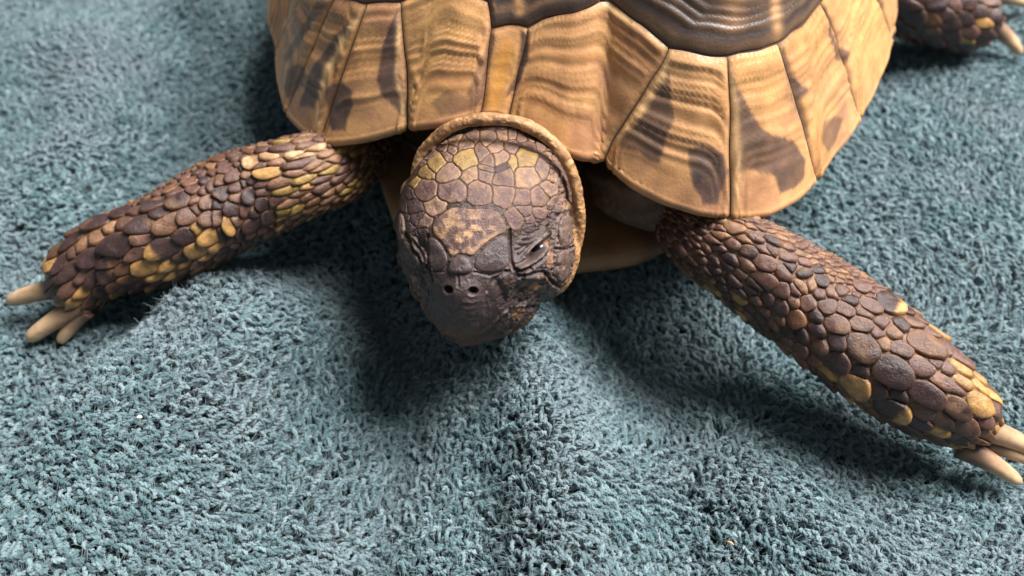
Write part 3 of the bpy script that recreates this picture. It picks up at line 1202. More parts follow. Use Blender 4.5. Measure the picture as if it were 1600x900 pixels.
LIMB_L = Limb([(590, 190, 1.7, 46), (565, 222, 2.0, 54), (530, 254, 2.35, 62), (475, 274, 2.5, 68), (415, 298, 2.2, 76), (355, 322, 1.95, 80), (255, 370, 1.65, 70), (165, 404, 1.30, 58), (112, 446, 0.88, 50), (90, 462, 0.70, 40)])
LIMB_R = Limb([(1045, 285, 1.7, 44), (1060, 330, 2.0, 52), (1100, 374, 2.25, 60), (1165, 407, 2.35, 70), (1255, 467, 2.0, 80), (1355, 540, 1.7, 86), (1440, 600, 1.4, 80), (1512, 652, 0.95, 56), (1542, 672, 0.75, 40)])
LIMB_H = Limb([(1330, -70, 2.2, 66), (1400, -15, 1.7, 62), (1470, 14, 1.25, 54), (1530, 36, 0.85, 42), (1552, 44, 0.7, 30)])

HOOD = catmull([(646, 282, 15.25), (650, 258, 15.15), (662, 234, 15.0), (684, 212, 14.8), (712, 195, 14.62), (745, 187, 14.5), (775, 186, 14.45), (810, 191, 14.45), (845, 208, 14.5), (873, 234, 14.55), (892, 265, 14.65), (902, 300, 14.75), (907, 340, 14.9), (907, 372, 15.05), (902, 396, 15.2)], 80)
HOOD_P = np.array([at_depth(a, b, c) for a, b, c in HOOD])
HOOD_R = np.interp(np.linspace(0, 1, 80), [0, 0.06, 0.25, 0.55, 0.85, 1], [0.05, 0.08, 0.105, 0.115, 0.10, 0.06])
FLAP = catmull([(893, 362, 15.0), (897, 385, 15.05), (897, 405, 15.12), (891, 428, 15.2), (880, 448, 15.3), (866, 462, 15.45)], 40)
FLAP_P = np.array([at_depth(a, b, c) for a, b, c in FLAP])
FLAP_R = np.interp(np.linspace(0, 1, 40), [0, 0.25, 0.7, 1], [0.05, 0.11, 0.09, 0.04])


head_bvh = BVHTree.FromPolygons([Vector(v) for v in headV], [tuple(f) for f in headF])


def on_head(px, py, sink):
    d = Vector(FW + RT * (px - 800) / F_PX - UP * (py - 450) / F_PX).normalized()
    h = head_bvh.ray_cast(Vector(CAM), d)
    if h[0] is None:
        h = head_bvh.find_nearest(Vector(at_depth(px, py, 15.2)))
    p = np.array(h[0])
    return p + (HC - p) / np.linalg.norm(HC - p) * sink


LIP_P = catmull([on_head(a, b, 0.03) for a, b in [(846, 472), (826, 477), (800, 484), (780, 497), (764, 511), (744, 522), (722, 527)]], 60)
JAW_P = catmull([on_head(a, b, 0.05) for a, b in [(846, 478), (830, 489), (808, 506), (786, 521), (764, 531)]], 50)


def ellipsoid(c, r, rotz=0.0, n=48):
    V, Fc = [], []
    for i in range(1, n // 2):
        a = math.pi * i / (n // 2)
        for k in range(n):
            b = 2 * math.pi * k / n
            V.append((r[0] * math.sin(a) * math.cos(b), r[1] * math.sin(a) * math.sin(b), r[2] * math.cos(a)))
    V += [(0, 0, r[2]), (0, 0, -r[2])]
    for i in range(n // 2 - 2):
        for k in range(n):
            Fc.append((i * n + k, (i + 1) * n + k, (i + 1) * n + (k + 1) % n, i * n + (k + 1) % n))
    m = (n // 2 - 2) * n
    Fc += [(len(V) - 2, k, (k + 1) % n) for k in range(n)] + [(len(V) - 1, m + (k + 1) % n, m + k) for k in range(n)]
    V = np.array(V)
    cz, sz = math.cos(rotz), math.sin(rotz)
    V = np.stack([V[:, 0] * cz - V[:, 1] * sz, V[:, 0] * sz + V[:, 1] * cz, V[:, 2]], 1)
    return V + np.asarray(c), Fc


def build_body():
    parts = [(headV, headF), LIMB_L.mesh(), LIMB_R.mesh(), LIMB_H.mesh(60, 48), tube(HOOD_P, HOOD_R, 16), tube(FLAP_P, FLAP_R, 14),
             tube(LIP_P, np.interp(np.linspace(0, 1, 60), [0, 0.2, 0.7, 1], [0.03, 0.075, 0.065, 0.03]), 14), tube(JAW_P, np.interp(np.linspace(0, 1, 50), [0, 0.3, 0.7, 1], [0.04, 0.11, 0.10, 0.04]), 14)]
    back = HC - HF * 0.9
    deep = np.array([*(NUCHAL[:2] + BK * 2.6), 2.4])
    npth = np.array([back * (1 - u) + deep * u for u in np.linspace(0, 1, 14)])
    parts.append(tube(npth, np.linspace(1.18, 1.3, 14), 40))
    tc = np.array([*(NUCHAL[:2] + BK * 4.6), 2.3])
    parts.append(ellipsoid(tc, (4.2, 2.2, 0.9), -YAW))
    parts.append(ellipsoid(at(995, 292, 2.25), (1.1, 0.75, 0.68), -YAW - 0.5, 40))
    hip = np.array([tc * (1 - u) + LIMB_H.axis[2] * u for u in np.linspace(0, 1, 12)])
    parts.append(tube(hip, np.full(12, 0.85), 24))
    V, Fc = [], []
    off = 0
    for v, f in parts:
        V.append(v)
        Fc += [tuple(k + off for k in g) for g in f]
        off += len(v)
    me = bpy.data.meshes.new('raw')
    me.from_pydata(np.vstack(V).tolist(), [], Fc)
    bm = bmesh.new()
    bm.from_mesh(me)
    bmesh.ops.recalc_face_normals(bm, faces=bm.faces)
    bm.to_mesh(me)
    bm.free()
    o = bpy.data.objects.new('raw', me)
    scene.collection.objects.link(o)
    md = o.modifiers.new('r', 'REMESH')
    md.mode = 'VOXEL'
    md.voxel_size = 0.04
    md.adaptivity = 0
    dg = bpy.context.evaluated_depsgraph_get()
    em = bpy.data.meshes.new_from_object(o.evaluated_get(dg))
    bpy.data.objects.remove(o)
    # finer mesh on the face
    nv = len(em.vertices)
    co = np.empty(nv * 3)
    em.vertices.foreach_get('co', co)
    co = co.reshape(-1, 3)
    ed = np.empty(len(em.edges) * 2, dtype=np.int32)
    em.edges.foreach_get('vertices', ed)
    ed = ed.reshape(-1, 2)
    deg = np.maximum(np.bincount(ed.ravel(), minlength=nv), 1)[:, None]
    for _ in range(3):
        sm_ = np.stack([np.bincount(ed[:, 0], weights=co[ed[:, 1], k], minlength=nv) + np.bincount(ed[:, 1], weights=co[ed[:, 0], k], minlength=nv) for k in range(3)], 1)
        co = 0.5 * co + 0.5 * sm_ / deg
    em.vertices.foreach_set('co', co.ravel())
    bm = bmesh.new()
    bm.from_mesh(em)
    bm.verts.index_update()
    q = pix(co)
    near = ((co - CAM) @ FW < 15.9)
    inside = (q[:, 0] > 610) & (q[:, 0] < 918) & (q[:, 1] > 180) & (q[:, 1] < 550) & near
    fs = [f for f in bm.faces if inside[f.verts[0].index] and inside[f.verts[2].index]]
    es = list({e for f in fs for e in f.edges})
    bmesh.ops.subdivide_edges(bm, edges=es, cuts=2, use_grid_fill=True, smooth=0.0)
    bmesh.ops.triangulate(bm, faces=[f for f in bm.faces if len(f.verts) > 4])
    bm.to_mesh(em)
    bm.free()
    return em


body_me = build_body()
nv_ = len(body_me.vertices)
BV = np.empty(nv_ * 3)
body_me.vertices.foreach_get('co', BV)
BV = BV.reshape(-1, 3)
BN = np.empty(nv_ * 3)
body_me.vertices.foreach_get('normal', BN)
BN = BN.reshape(-1, 3)

# ---- face details: displacement along the skin's normal
BQ = pix(BV)
dep_ = (BV - CAM) @ FW
facing = ((CAM - BV) * BN).sum(1) / np.linalg.norm(CAM - BV, axis=1)
close = np.nonzero(np.linalg.norm(BV - HC, axis=1) < 3.2)[0]
is_hood = np.zeros(nv_, bool)
is_hood[close] = (seg_dist(BV[close], HOOD_P[::2]) < 0.135) | (seg_dist(BV[close], FLAP_P[::2]) < 0.12)
head_zone = np.linalg.norm(BV - HC, axis=1) < 2.6
in_face = head_zone & (dep_ < 15.6) & (facing > -0.05) & ~is_hood & (BQ[:, 0] > 600) & (BQ[:, 0] < 915) & (BQ[:, 1] > 190) & (BQ[:, 1] < 560)
FI = np.nonzero(in_face)[0]
fq = BQ[FI]
disp = np.zeros(len(FI))


def groove(pts, w, depth, pile=0.35):
    """a furrow with slightly raised lips"""
    global disp
    d = seg_dist(fq, np.array(pts, float))
    disp -= depth * np.exp(-(d / w) ** 2)
    disp += depth * pile * np.exp(-((d - 2.2 * w) / (1.1 * w)) ** 2)


def welt(pts, w, h):
    global disp
    d = seg_dist(fq, np.array(pts, float))
    disp += h * np.exp(-(d / w) ** 2)


def dimple(c, r, h, p=2, tilt=0.0):
    global disp
    x, y = fq[:, 0] - c[0], fq[:, 1] - c[1]
    ca, sa = math.cos(tilt), math.sin(tilt)
    u, v = (x * ca + y * sa) / r[0], (-x * sa + y * ca) / r[1]
    disp += h * np.exp(-(u * u + v * v) ** (p / 2))


# nostrils and the ridges below them
for c in ((704, 450), (739, 451)):
    dimple(c, (7.5, 6.5), 0.035)
    dimple(c, (6.2, 5.2), -0.18, 4)
groove([(718, 426), (719, 444)], 1.5, 0.02)
welt([(724, 465), (738, 467), (750, 465)], 2.5, 0.010)
welt([(724, 475), (735, 477), (745, 475)], 2.5, 0.008)
dimple((720, 455), (26, 20), 0.05)
dimple((726, 462), (40, 62), 0.11, 2)
dimple((660, 456), (20, 40), -0.07)
dimple((808, 454), (20, 26), -0.05)
groove([(772, 436), (786, 458), (790, 482)], 5.0, 0.02)
# right eye: socket, lids, folds
dimple((828, 388), (34, 30), -0.13)
dimple((841, 391), (16, 6.0), -0.17, 3, -0.80)
welt([(830, 398), (838, 384), (852, 369), (856, 364)], 4.5, 0.085)
welt([(812, 418), (824, 414), (837, 408), (850, 399), (857, 387)], 4.0, 0.085)
welt([(816, 379), (830, 377), (844, 368), (855, 358)], 3.0, 0.055)
welt([(818, 402), (824, 396), (832, 387)], 2.6, 0.04)
welt([(812, 394), (820, 388), (829, 381)], 2.6, 0.035)
welt([(808, 386), (815, 384)], 3, 0.03)
welt([(808, 410), (817, 406), (825, 402)], 2.4, 0.035)
groove([(797, 360), (798, 385), (799, 408), (804, 421), (815, 424), (830, 420)], 2.0, 0.045)
groove([(820, 373), (835, 372), (848, 364), (858, 352)], 1.8, 0.03)
welt([(815, 427), (835, 421), (852, 410), (862, 396)], 3, 0.025)
groove([(812, 433), (835, 428), (852, 427), (868, 432)], 2, 0.03)
groove([(855, 431), (864, 442), (878, 450), (888, 444)], 2.2, 0.06)
welt([(815, 440), (835, 433), (855, 435)], 4, 0.03)
groove([(872, 388), (884, 390), (895, 386)], 1.8, 0.04)
groove([(872, 335), (872, 370), (870, 400), (866, 428)], 1.8, 0.03)
# cheek and beak
groove([(795, 424), (780, 430), (768, 440), (760, 452)], 2.2, 0.022)
welt([(800, 430), (796, 455), (785, 480)], 6, 0.03)
groove([(849, 476), (838, 479), (827, 481), (802, 486), (790, 492)], 2.2, 0.05, 0.1)
groove([(790, 492), (782, 499), (770, 511), (752, 523), (736, 527), (716, 530), (698, 522)], 2.2, 0.085, 0.3)
groove([(785, 524), (778, 517), (768, 513)], 1.6, 0.03)
welt([(786, 516), (805, 503), (830, 486)], 4, 0.03)
dimple((789, 503), (3.5, 3.5), 0.03)
# left side, turned away
dimple((652, 388), (20, 26), -0.13)
groove([(632, 366), (640, 393), (655, 411), (670, 421)], 2.6, 0.06)
welt([(638, 380), (648, 400), (662, 414)], 3, 0.05)
welt([(644, 372), (655, 392), (667, 405)], 3, 0.045)
groove([(667, 366), (666, 395), (672, 425), (676, 440)], 1.8, 0.03)
groove([(640, 420), (652, 432), (660, 445)], 2.0, 0.03)
# seams round the snout plates
groove([(666, 399), (672, 424), (695, 424), (703, 410)], 1.6, 0.02)
groove([(741, 424), (766, 429), (790, 423)], 1.6, 0.02)
face_p = BV[FI]
gr = fbm(face_p, 9, 5, 4) - 0.5
gr2 = fbm(face_p * np.array([1, 1, 0.5]), 20, 8, 2) - 0.5
rough_zone = smooth01(fq[:, 0], 765, 810) * smooth01(fq[:, 1], 405, 440) + smooth01(fq[:, 0], 690, 650) * smooth01(fq[:, 1], 390, 430) + smooth01(fq[:, 0], 845, 865)
rz = np.clip(rough_zone, 0, 1)
streak = fbm(np.stack([fq[:, 0] * 0.20, fq[:, 1] * 0.035], 1), 1.0, 15, 3) - 0.5
pits = smooth01(fbm(face_p, 15, 61, 3), 0.55, 0.7)
disp += gr * (0.022 + 0.06 * rz) + gr2 * 0.03 * (0.25 + rz) + streak * 0.02 * (1 - rz) * smooth01(fq[:, 1], 455, 480) - pits * (0.008 + 0.022 * rz)
BV[FI] += BN[FI] * disp[:, None]
# granular hood and slack neck skin
HI = np.nonzero(is_hood)[0]
BV[HI] += BN[HI] * ((vnoise(BV[HI], 20, 2) - 0.5) * 0.016 + (vnoise(BV[HI], 3, 7) - 0.5) * 0.03)[:, None]
rest = np.nonzero(~is_hood & ~in_face)[0]
wr = np.sin((BV[rest] @ np.array([0.8, 2.2, 3.4])) * 2.6 + 5 * fbm(BV[rest], 0.8, 3, 3)) * 0.045 + (fbm(BV[rest], 5, 6, 3) - 0.5) * 0.06
limb_d = np.ones(len(rest))
for lb in (LIMB_L, LIMB_R, LIMB_H):
    for i in range(0, len(lb.s), 4):
        if lb.s[i] > lb.len * 0.08:
            limb_d = np.minimum(limb_d, smooth01(np.linalg.norm(BV[rest] - lb.axis[i], axis=1) / lb.r[i], 1.15, 1.5))
BV[rest] += BN[rest] * (wr * limb_d)[:, None]
body_me.vertices.foreach_set('co', BV.ravel())

# ---- skin colours
SK = np.tile(srgb(92, 70, 58), (nv_, 1))
k = fbm(BV, 1.4, 12, 3)[:, None]
SK = SK * (0.7 + 0.6 * k)
SK[rest] = (srgb(128, 98, 70) * k[rest] + srgb(72, 54, 44) * (1 - k[rest]))
hk = vnoise(BV[HI], 15, 3)[:, None]
SK[HI] = srgb(188, 140, 90) * hk + srgb(112, 78, 52) * (1 - hk)
hk2 = smooth01(fbm(BV[HI], 2.0, 8, 2), 0.45, 0.65)[:, None] * 0.4
SK[HI] = SK[HI] * (1 - hk2) + srgb(206, 160, 116) * hk2
fb = srgb(70, 56, 54) * (0.75 + 0.5 * fbm(face_p, 5, 31, 3))[:, None]
tanm = np.clip(rough_zone, 0, 1) * smooth01(fbm(face_p, 6, 14, 4), 0.52, 0.68) * 0.75
fb = fb * (1 - tanm[:, None]) + srgb(160, 116, 84) * tanm[:, None]
low = smooth01(fq[:, 1], 488, 520) * smooth01(fbm(face_p, 3, 24, 3), 0.4, 0.65) * 0.55
fb = fb * (1 - low[:, None]) + srgb(120, 78, 48) * low[:, None]
up_ = (fq[:, 1] < 395) & (np.hypot((fq[:, 0] - 830) / 34, (fq[:, 1] - 390) / 26) > 1)
fb[up_] = srgb(60, 43, 34) * (0.8 + 0.4 * fbm(face_p[up_], 4, 31, 3))[:, None]
lid = np.exp(-(seg_dist(fq, np.array([(832, 392), (840, 382), (852, 370)], float)) / 5) ** 2)[:, None] * 0.45
fb = fb * (1 - lid) + srgb(140, 122, 112) * lid
temple = (smooth01(fq[:, 0], 858, 872) * 0.7)[:, None]
fb = fb * (1 - temple) + srgb(100, 80, 72) * (0.7 + 0.6 * fbm(face_p, 4, 77, 3))[:, None] * temple
line = np.exp(-(seg_dist(fq, np.array([(784, 528), (810, 513), (835, 491)], float)) / 1.3) ** 2)[:, None] * 0.55
fb = fb * (1 - line) + srgb(180, 132, 76) * line
nos = np.zeros(len(fq))
for c in ((704, 450), (739, 451)):
    nos = np.maximum(nos, np.exp(-((fq[:, 0] - c[0]) ** 2 / 20 + (fq[:, 1] - c[1]) ** 2 / 16) ** 2))
fb = fb * (1 - 0.9 * nos[:, None]) + 0.004 * nos[:, None]
SK[FI] = fb
a_ = body_me.attributes.new('Col', 'FLOAT_COLOR', 'POINT')
a_.data.foreach_set('color', np.concatenate([SK, np.ones((nv_, 1))], 1).astype(np.float32).ravel())
body_me.materials.clear()
body_me.materials.append(MAT_SKIN)
body_me.polygons.foreach_set('use_smooth', np.ones(len(body_me.polygons), bool))
body_me.update()
body_me.name = 'body'
BODY = link('body', body_me, TORTOISE)
BODY['label'] = 'brown scaly head, neck and legs with a tan fold of neck skin behind the head'

body_bvh = BVHTree.FromPolygons([Vector(v) for v in BV], [tuple(p.vertices) for p in body_me.polygons if not is_hood[p.vertices[0]] and not is_hood[p.vertices[2]]])


def on_body(px, py):
    d = Vector(FW + RT * (px - 800) / F_PX - UP * (py - 450) / F_PX).normalized()
    h = body_bvh.ray_cast(Vector(CAM), d)
    if h[0] is None:
        h = body_bvh.find_nearest(Vector(at_depth(px, py, 14.8)))
    return np.array(h[0]), np.array(h[1])


# ---- eye
def build_eye():
    p = at_depth(842, 391, float((on_body(842, 391)[0] - CAM) @ FW))
    c = p - (CAM - p) / np.linalg.norm(CAM - p) * 0.168
    V, Fc = ellipsoid((0, 0, 0), (0.16, 0.16, 0.16), 0, 32)
    o = link('eye', mesh_data('eye', V + c, Fc, MAT_EYE), BODY)
    o['label'] = 'dark glossy half-closed eye'
    q, n = on_body(650, 392)
    o = link('eye', mesh_data('eye', ellipsoid((0, 0, 0), (0.2, 0.2, 0.2), 0, 24)[0] + q - n * 0.25, Fc if False else ellipsoid((0, 0, 0), (0.2, 0.2, 0.2), 0, 24)[1], MAT_EYE), BODY)
    o['label'] = 'dark eye on the side turned away'


build_eye()


# ---- scales
def power_cells(pts, wts, box, ids=None):
    """power diagram by half-plane clipping"""
    pts = np.asarray(pts, float)
    out = []
    for i in range(len(pts)):
        if ids is not None and i not in ids:
            out.append(None)
            continue
        p = pts[i]
        d2 = ((pts - p) ** 2).sum(1)
        order = np.argsort(d2)[1:26]
        poly = [np.array(b, float) for b in [(p[0] - box, p[1] - box), (p[0] + box, p[1] - box), (p[0] + box, p[1] + box), (p[0] - box, p[1] + box)]]
        for j in order:
            nrm = pts[j] - p
            if nrm @ nrm < 1e-10:
                continue
            c = 0.5 * (pts[j] @ pts[j] - p @ p + wts[i] - wts[j])
            new = []
            for k in range(len(poly)):
                a, b = poly[k], poly[(k + 1) % len(poly)]
                da, db = a @ nrm - c, b @ nrm - c
                if da <= 0:
                    new.append(a)
                if (da <= 0) != (db <= 0) and abs(da - db) > 1e-12:
                    new.append(a + (b - a) * (da / (da - db)))
            poly = new
            if len(poly) < 3:
                break
        out.append(np.array(poly) if len(poly) >= 3 else None)
    return out


def poly_area(p):
    return 0.5 * abs(np.sum(p[:, 0] * np.roll(p[:, 1], -1) - p[:, 1] * np.roll(p[:, 0], -1)))


def warp(P, amp, scale, seed):
    return P + amp * 2 * (np.stack([fbm(P, scale, seed, 2), fbm(P, scale, seed + 50, 2)], 1) - 0.5)


def inset(poly, e):
    """shrink a convex-ish polygon by an absolute amount"""
    c = poly.mean(0)
    d = poly - c
    L_ = np.linalg.norm(d, axis=1, keepdims=True)
    return c + d * np.maximum(1 - e / np.maximum(L_, 1e-9), 0.25)


def plate(poly, mapping, height, rings, n, seed, colfn, lift=None, sink=0.03):
    """a horny plate over a flat polygon; mapping gives surface point and normal"""
    rng = np.random.RandomState(seed)
    P = resample(poly, n)
    c = P.mean(0)
    pts, hs, ks = [], [], []
    for k, hh in rings:
        pts.append(c + (P - c) * k)
        hs += [hh] * n
        ks += [k] * n
    pts.append(c[None])
    hs.append(1.0)
    ks.append(0.0)
    Q = np.vstack(pts)
    hs, ks = np.array(hs), np.array(ks)
    B, N_ = mapping(Q)
    h = hs * height
    if lift is not None:
        h = h * lift(Q - c)
    h = h + (vnoise(B, 7, seed) - 0.5) * height * 0.5 * (hs > 0.3)
    h = np.where(hs <= 0, -sink, h)
    V = B + N_ * h[:, None]
    Fc = []
    for r in range(len(rings) - 1):
        for k in range(n):
            k2 = (k + 1) % n
            Fc.append((r * n + k, r * n + k2, (r + 1) * n + k2, (r + 1) * n + k))
    m = (len(rings) - 1) * n
    for k in range(n):
        Fc.append((m + k, m + (k + 1) % n, len(V) - 1))
    # outward winding
    f = Fc[len(Fc) // 3]
    nn = np.cross(V[f[1]] - V[f[0]], V[f[2]] - V[f[0]])
    if nn @ N_[f[0]] < 0:
        Fc = [g[::-1] for g in Fc]
    return V, Fc, colfn(B, ks, Q - c, rng)


# -- head plates
PLUM = srgb(98, 71, 65)
PLUMD = srgb(66, 48, 47)
EDGE = srgb(150, 110, 82)
YEL = srgb(148, 118, 68)
BUFF = srgb(132, 102, 84)
DARK = srgb(58, 46, 45)
HEADCOL = {'p': PLUM, 'y': YEL, 'b': BUFF, 'd': PLUMD, 'k': srgb(70, 56, 55), 'm': srgb(108, 83, 72), 'o': srgb(140, 110, 60)}
HEAD_SEEDS = [(683, 255, 'y', 15), (727, 248, 'y', 19), (704, 271, 'b', 18), (665, 271, 'o', 14), (650, 287, 'o', 9), (733, 273, 'm', 13), (665, 296, 'p', 18), (709, 303, 'p', 21), (748, 303, 'p', 20),
              (644, 325, 'd', 12), (680, 323, 'b', 15), (699, 241, 'm', 9), (672, 241, 'm', 10), (694, 228, 'm', 11), (710, 217, 'm', 9), (726, 226, 'm', 11), (738, 213, 'm', 8), (751, 238, 'm', 10), (761, 214, 'm', 8),
              (764, 252, 'm', 9), (760, 275, 'm', 8), (658, 257, 'm', 7), (707, 231, 'm', 7), (777, 229, 'b', 11), (780, 247, 'b', 12), (801, 254, 'y', 11), (822, 246, 'y', 17), (799, 230, 'm', 10), (826, 229, 'm', 11),
              (784, 263, 'd', 8), (787, 279, 'p', 15), (823, 277, 'b', 20), (846, 264, 'm', 14), (863, 277, 'm', 9), (857, 294, 'b', 15), (786, 305, 'p', 19), (815, 310, 'p', 15), (841, 310, 'p', 17), (857, 246, 'm', 11),
              (844, 226, 'm', 9), (871, 262, 'm', 9), (880, 284, 'm', 9), (869, 320, 'm', 9), (817, 214, 'm', 9), (787, 213, 'm', 9), (762, 262, 'm', 6), (802, 343, 'p', 17), (817, 331, 'p', 9), (843, 331, 'p', 13),
              (826, 344, 'p', 9), (842, 344, 'd', 7), (826, 357, 'd', 8), (838, 354, 'd', 6), (848, 349, 'd', 6), (871, 334, 'd', 7), (861, 341, 'd', 6), (650, 342, 'd', 9), (665, 348, 'm', 11), (643, 354, 'd', 7), (660, 366, 'd', 8), (650, 366, 'd', 6),
              (640, 305, 'd', 9), (634, 325, 'd', 8), (664, 232, 'm', 8), (685, 218, 'm', 8), (637, 340, 'd', 6), (859, 233, 'm', 8), (872, 247, 'm', 7), (882, 300, 'm', 8), (884, 316, 'm', 7), (830, 214, 'm', 8), (800, 213, 'm', 7)]
HEAD_POLYS = [
    ('f', [(676, 346), (690, 335), (709, 322), (733, 327), (765, 326), (779, 331), (787, 345), (795, 361), (772, 370), (748, 390), (737, 402), (728, 397), (713, 397), (705, 404), (698, 388), (687, 374), (675, 365)], 0.022),
    ('k', [(668, 371), (677, 370), (688, 379), (697, 394), (701, 409), (694, 422), (673, 422), (667, 399)], 0.03),
    ('k', [(741, 422), (740, 407), (750, 392), (772, 373), (795, 365), (797, 402), (796, 415), (785, 422), (766, 427)], 0.03),
    ('k', [(700, 415), (708, 403), (720, 399), (732, 403), (738, 415), (739, 425), (722, 430), (699, 426)], 0.06),
    ('t', [(874, 340), (892, 336), (894, 362), (894, 384), (874, 386), (871, 362)], 0.03),
    ('t', [(872, 392), (893, 391), (891, 425), (880, 445), (868, 436), (861, 428), (868, 410)], 0.035),
    ('t', [(625, 330), (632, 338), (634, 362), (629, 380), (621, 372), (620, 350)], 0.03),
]


def head_map(Q):
    r = [on_body(*q) for q in Q]
    B = np.array([a for a, b in r])
    N_ = np.array([b for a, b in r])
    # one smooth direction for the whole plate
    m = N_.mean(0)
    m /= np.linalg.norm(m)
    N_ = N_ * 0.4 + m * 0.6
    N_ /= np.linalg.norm(N_, axis=1, keepdims=True)
    return B, N_


def head_plate_col(code):
    def fn(B, ks, L_, rng):
        if code == 'f':
            c = np.tile(PLUM * 0.92, (len(B), 1))
            q = pix(B)
            sp = smooth01(fbm(B, 13, 17, 3) + 0.06 * (fbm(B, 4, 3, 2) - 0.5), 0.49, 0.60) * np.exp(-(np.hypot((q[:, 0] - 716) / 52, (q[:, 1] - 366) / 40)) ** 2)
            sp = np.maximum(sp, 0.8 * np.exp(-(seg_dist(q, np.array([(700, 345), (722, 352), (730, 375), (735, 385), (770, 372), (793, 364)], float)) / 4.5) ** 2) * smooth01(fbm(B, 11, 5, 3), 0.38, 0.58))
            sp = np.clip(sp * 1.2, 0, 1)[:, None]
            c = c * (1 - sp) + srgb(176, 136, 100) * sp
            e = (smooth01(ks, 0.86, 0.98) * 0.4 * smooth01(fbm(B, 5, 3, 2), 0.4, 0.6))[:, None]
            return c * (1 - e) + srgb(176, 124, 82) * e
        base = {'t': srgb(98, 78, 70)}.get(code, HEADCOL.get(code, PLUM)) * rng.uniform(0.86, 1.14)
        c = np.tile(base, (len(B), 1)) * (0.72 + 0.56 * fbm(B, 6, rng.randint(999), 3))[:, None]
        if code in 'ybmpo':
            ctr = (np.exp(-(ks / 0.55) ** 2) * 0.45)[:, None]
            c = c * (1 - ctr) + PLUMD * ctr * (1.6 if code in 'yb' else 1)
            e = (smooth01(ks, 0.74, 0.95) * (0.15 + 0.6 * vnoise(B, 4, 3)))[:, None]
            c = c * (1 - e) + EDGE * e * 1.0
        if code in 'mbp':
            y = smooth01(fbm(B, 5, rng.randint(999), 3), 0.54, 0.68)[:, None] * (0.4 if code != 'p' else 0.2)
            c = c * (1 - y) + srgb(164, 126, 84) * y
        if code == 'y':
            y = smooth01(fbm(B, 6, rng.randint(999), 3), 0.42, 0.60)[:, None] * 0.55
            c = c * (1 - y) + YEL * y
        return c
    return fn


NEXT = [1000]
SCALES = []     # (area in the picture, verts, faces, colours, material, label)


def abs_rings(R_, step=6.0):
    """ring factors for a plate of mean radius R_ pixels: a narrow rounded border, then rings about `step` apart"""
    ks = [(1.0, 0.0), (max(1 - 0.7 / R_, 0.9), 0.45), (max(1 - 1.8 / R_, 0.78), 0.8), (max(1 - 3.6 / R_, 0.62), 0.95)]
    k = ks[-1][0]
    m = max(2, int(k * R_ / step))
    return ks + [(k * (1 - (i + 1) / (m + 1)), 1.0) for i in range(m)]


def build_head_plates():
    pts = [(x, y) for x, y, c, r in HEAD_SEEDS]
    w = [float(r * r) * 0.8 for x, y, c, r in HEAD_SEEDS]
    real = len(pts)
    for code, poly, h in HEAD_POLYS:
        pl = np.array(poly, float)
        ctr = pl.mean(0)
        R_ = resample(pl, max(10, int(np.sum(np.linalg.norm(np.roll(pl, -1, 0) - pl, axis=1)) / 9)))
        d = R_ - ctr
        L_ = np.linalg.norm(d, axis=1, keepdims=True)
        for p in ctr + d * np.maximum(1 - 7 / L_, 0.2):
            pts.append(tuple(p))
            w.append(60.0)
    # keep the plates off the eye, the beak and beyond the outline
    for p in [(812, 372), (826, 372), (840, 367), (852, 362), (862, 356), (868, 352), (800, 378), (645, 372), (634, 370), (628, 315), (624, 300), (640, 275), (648, 262), (890, 265), (895, 285), (897, 310), (882, 250), (866, 230), (650, 250), (668, 222), (700, 204), (730, 199), (760, 197), (790, 198), (820, 200), (845, 210)]:
        pts.append(p)
        w.append(30.0)
    cells = power_cells(pts, np.array(w), 34, set(range(real)))
    for i in range(real):
        x, y, code, r = HEAD_SEEDS[i]
        cell = cells[i]
        if cell is None:
            continue
        c = cell.mean(0)
        cell = inset(warp(resample(cell, 36), 5.0, 0.055, 9), 0.55)
        NEXT[0] += 1
        R_ = math.sqrt(poly_area(cell) / math.pi)
        V, Fc, col = plate(cell, head_map, 0.009 + 0.0003 * r, abs_rings(R_, 3.5), 34, NEXT[0], head_plate_col(code))
        SCALES.append((poly_area(cell) * 3, V, Fc, col, MAT_HEAD, None))
    for code, poly, h in HEAD_POLYS:
        cell = chaikin(np.array(poly, float), 1)
        NEXT[0] += 1
        rg = abs_rings(math.sqrt(poly_area(cell) / math.pi), 3.0)
        if code == 'k':
            rg = [(1.0, 0.0), (0.96, 0.35), (0.90, 0.6), (0.78, 0.85), (0.6, 0.97), (0.4, 1.0), (0.2, 1.02)]
        V, Fc, col = plate(cell, head_map, h, rg, 72 if code == 'f' else 30, NEXT[0], head_plate_col(code))
        lab = {'f': 'large plum-brown forehead plate mottled with cream'}.get(code)
        SCALES.append((poly_area(cell) * 3, V, Fc, col, MAT_SCALE if code == 'k' else MAT_HEAD, lab))


build_head_plates()

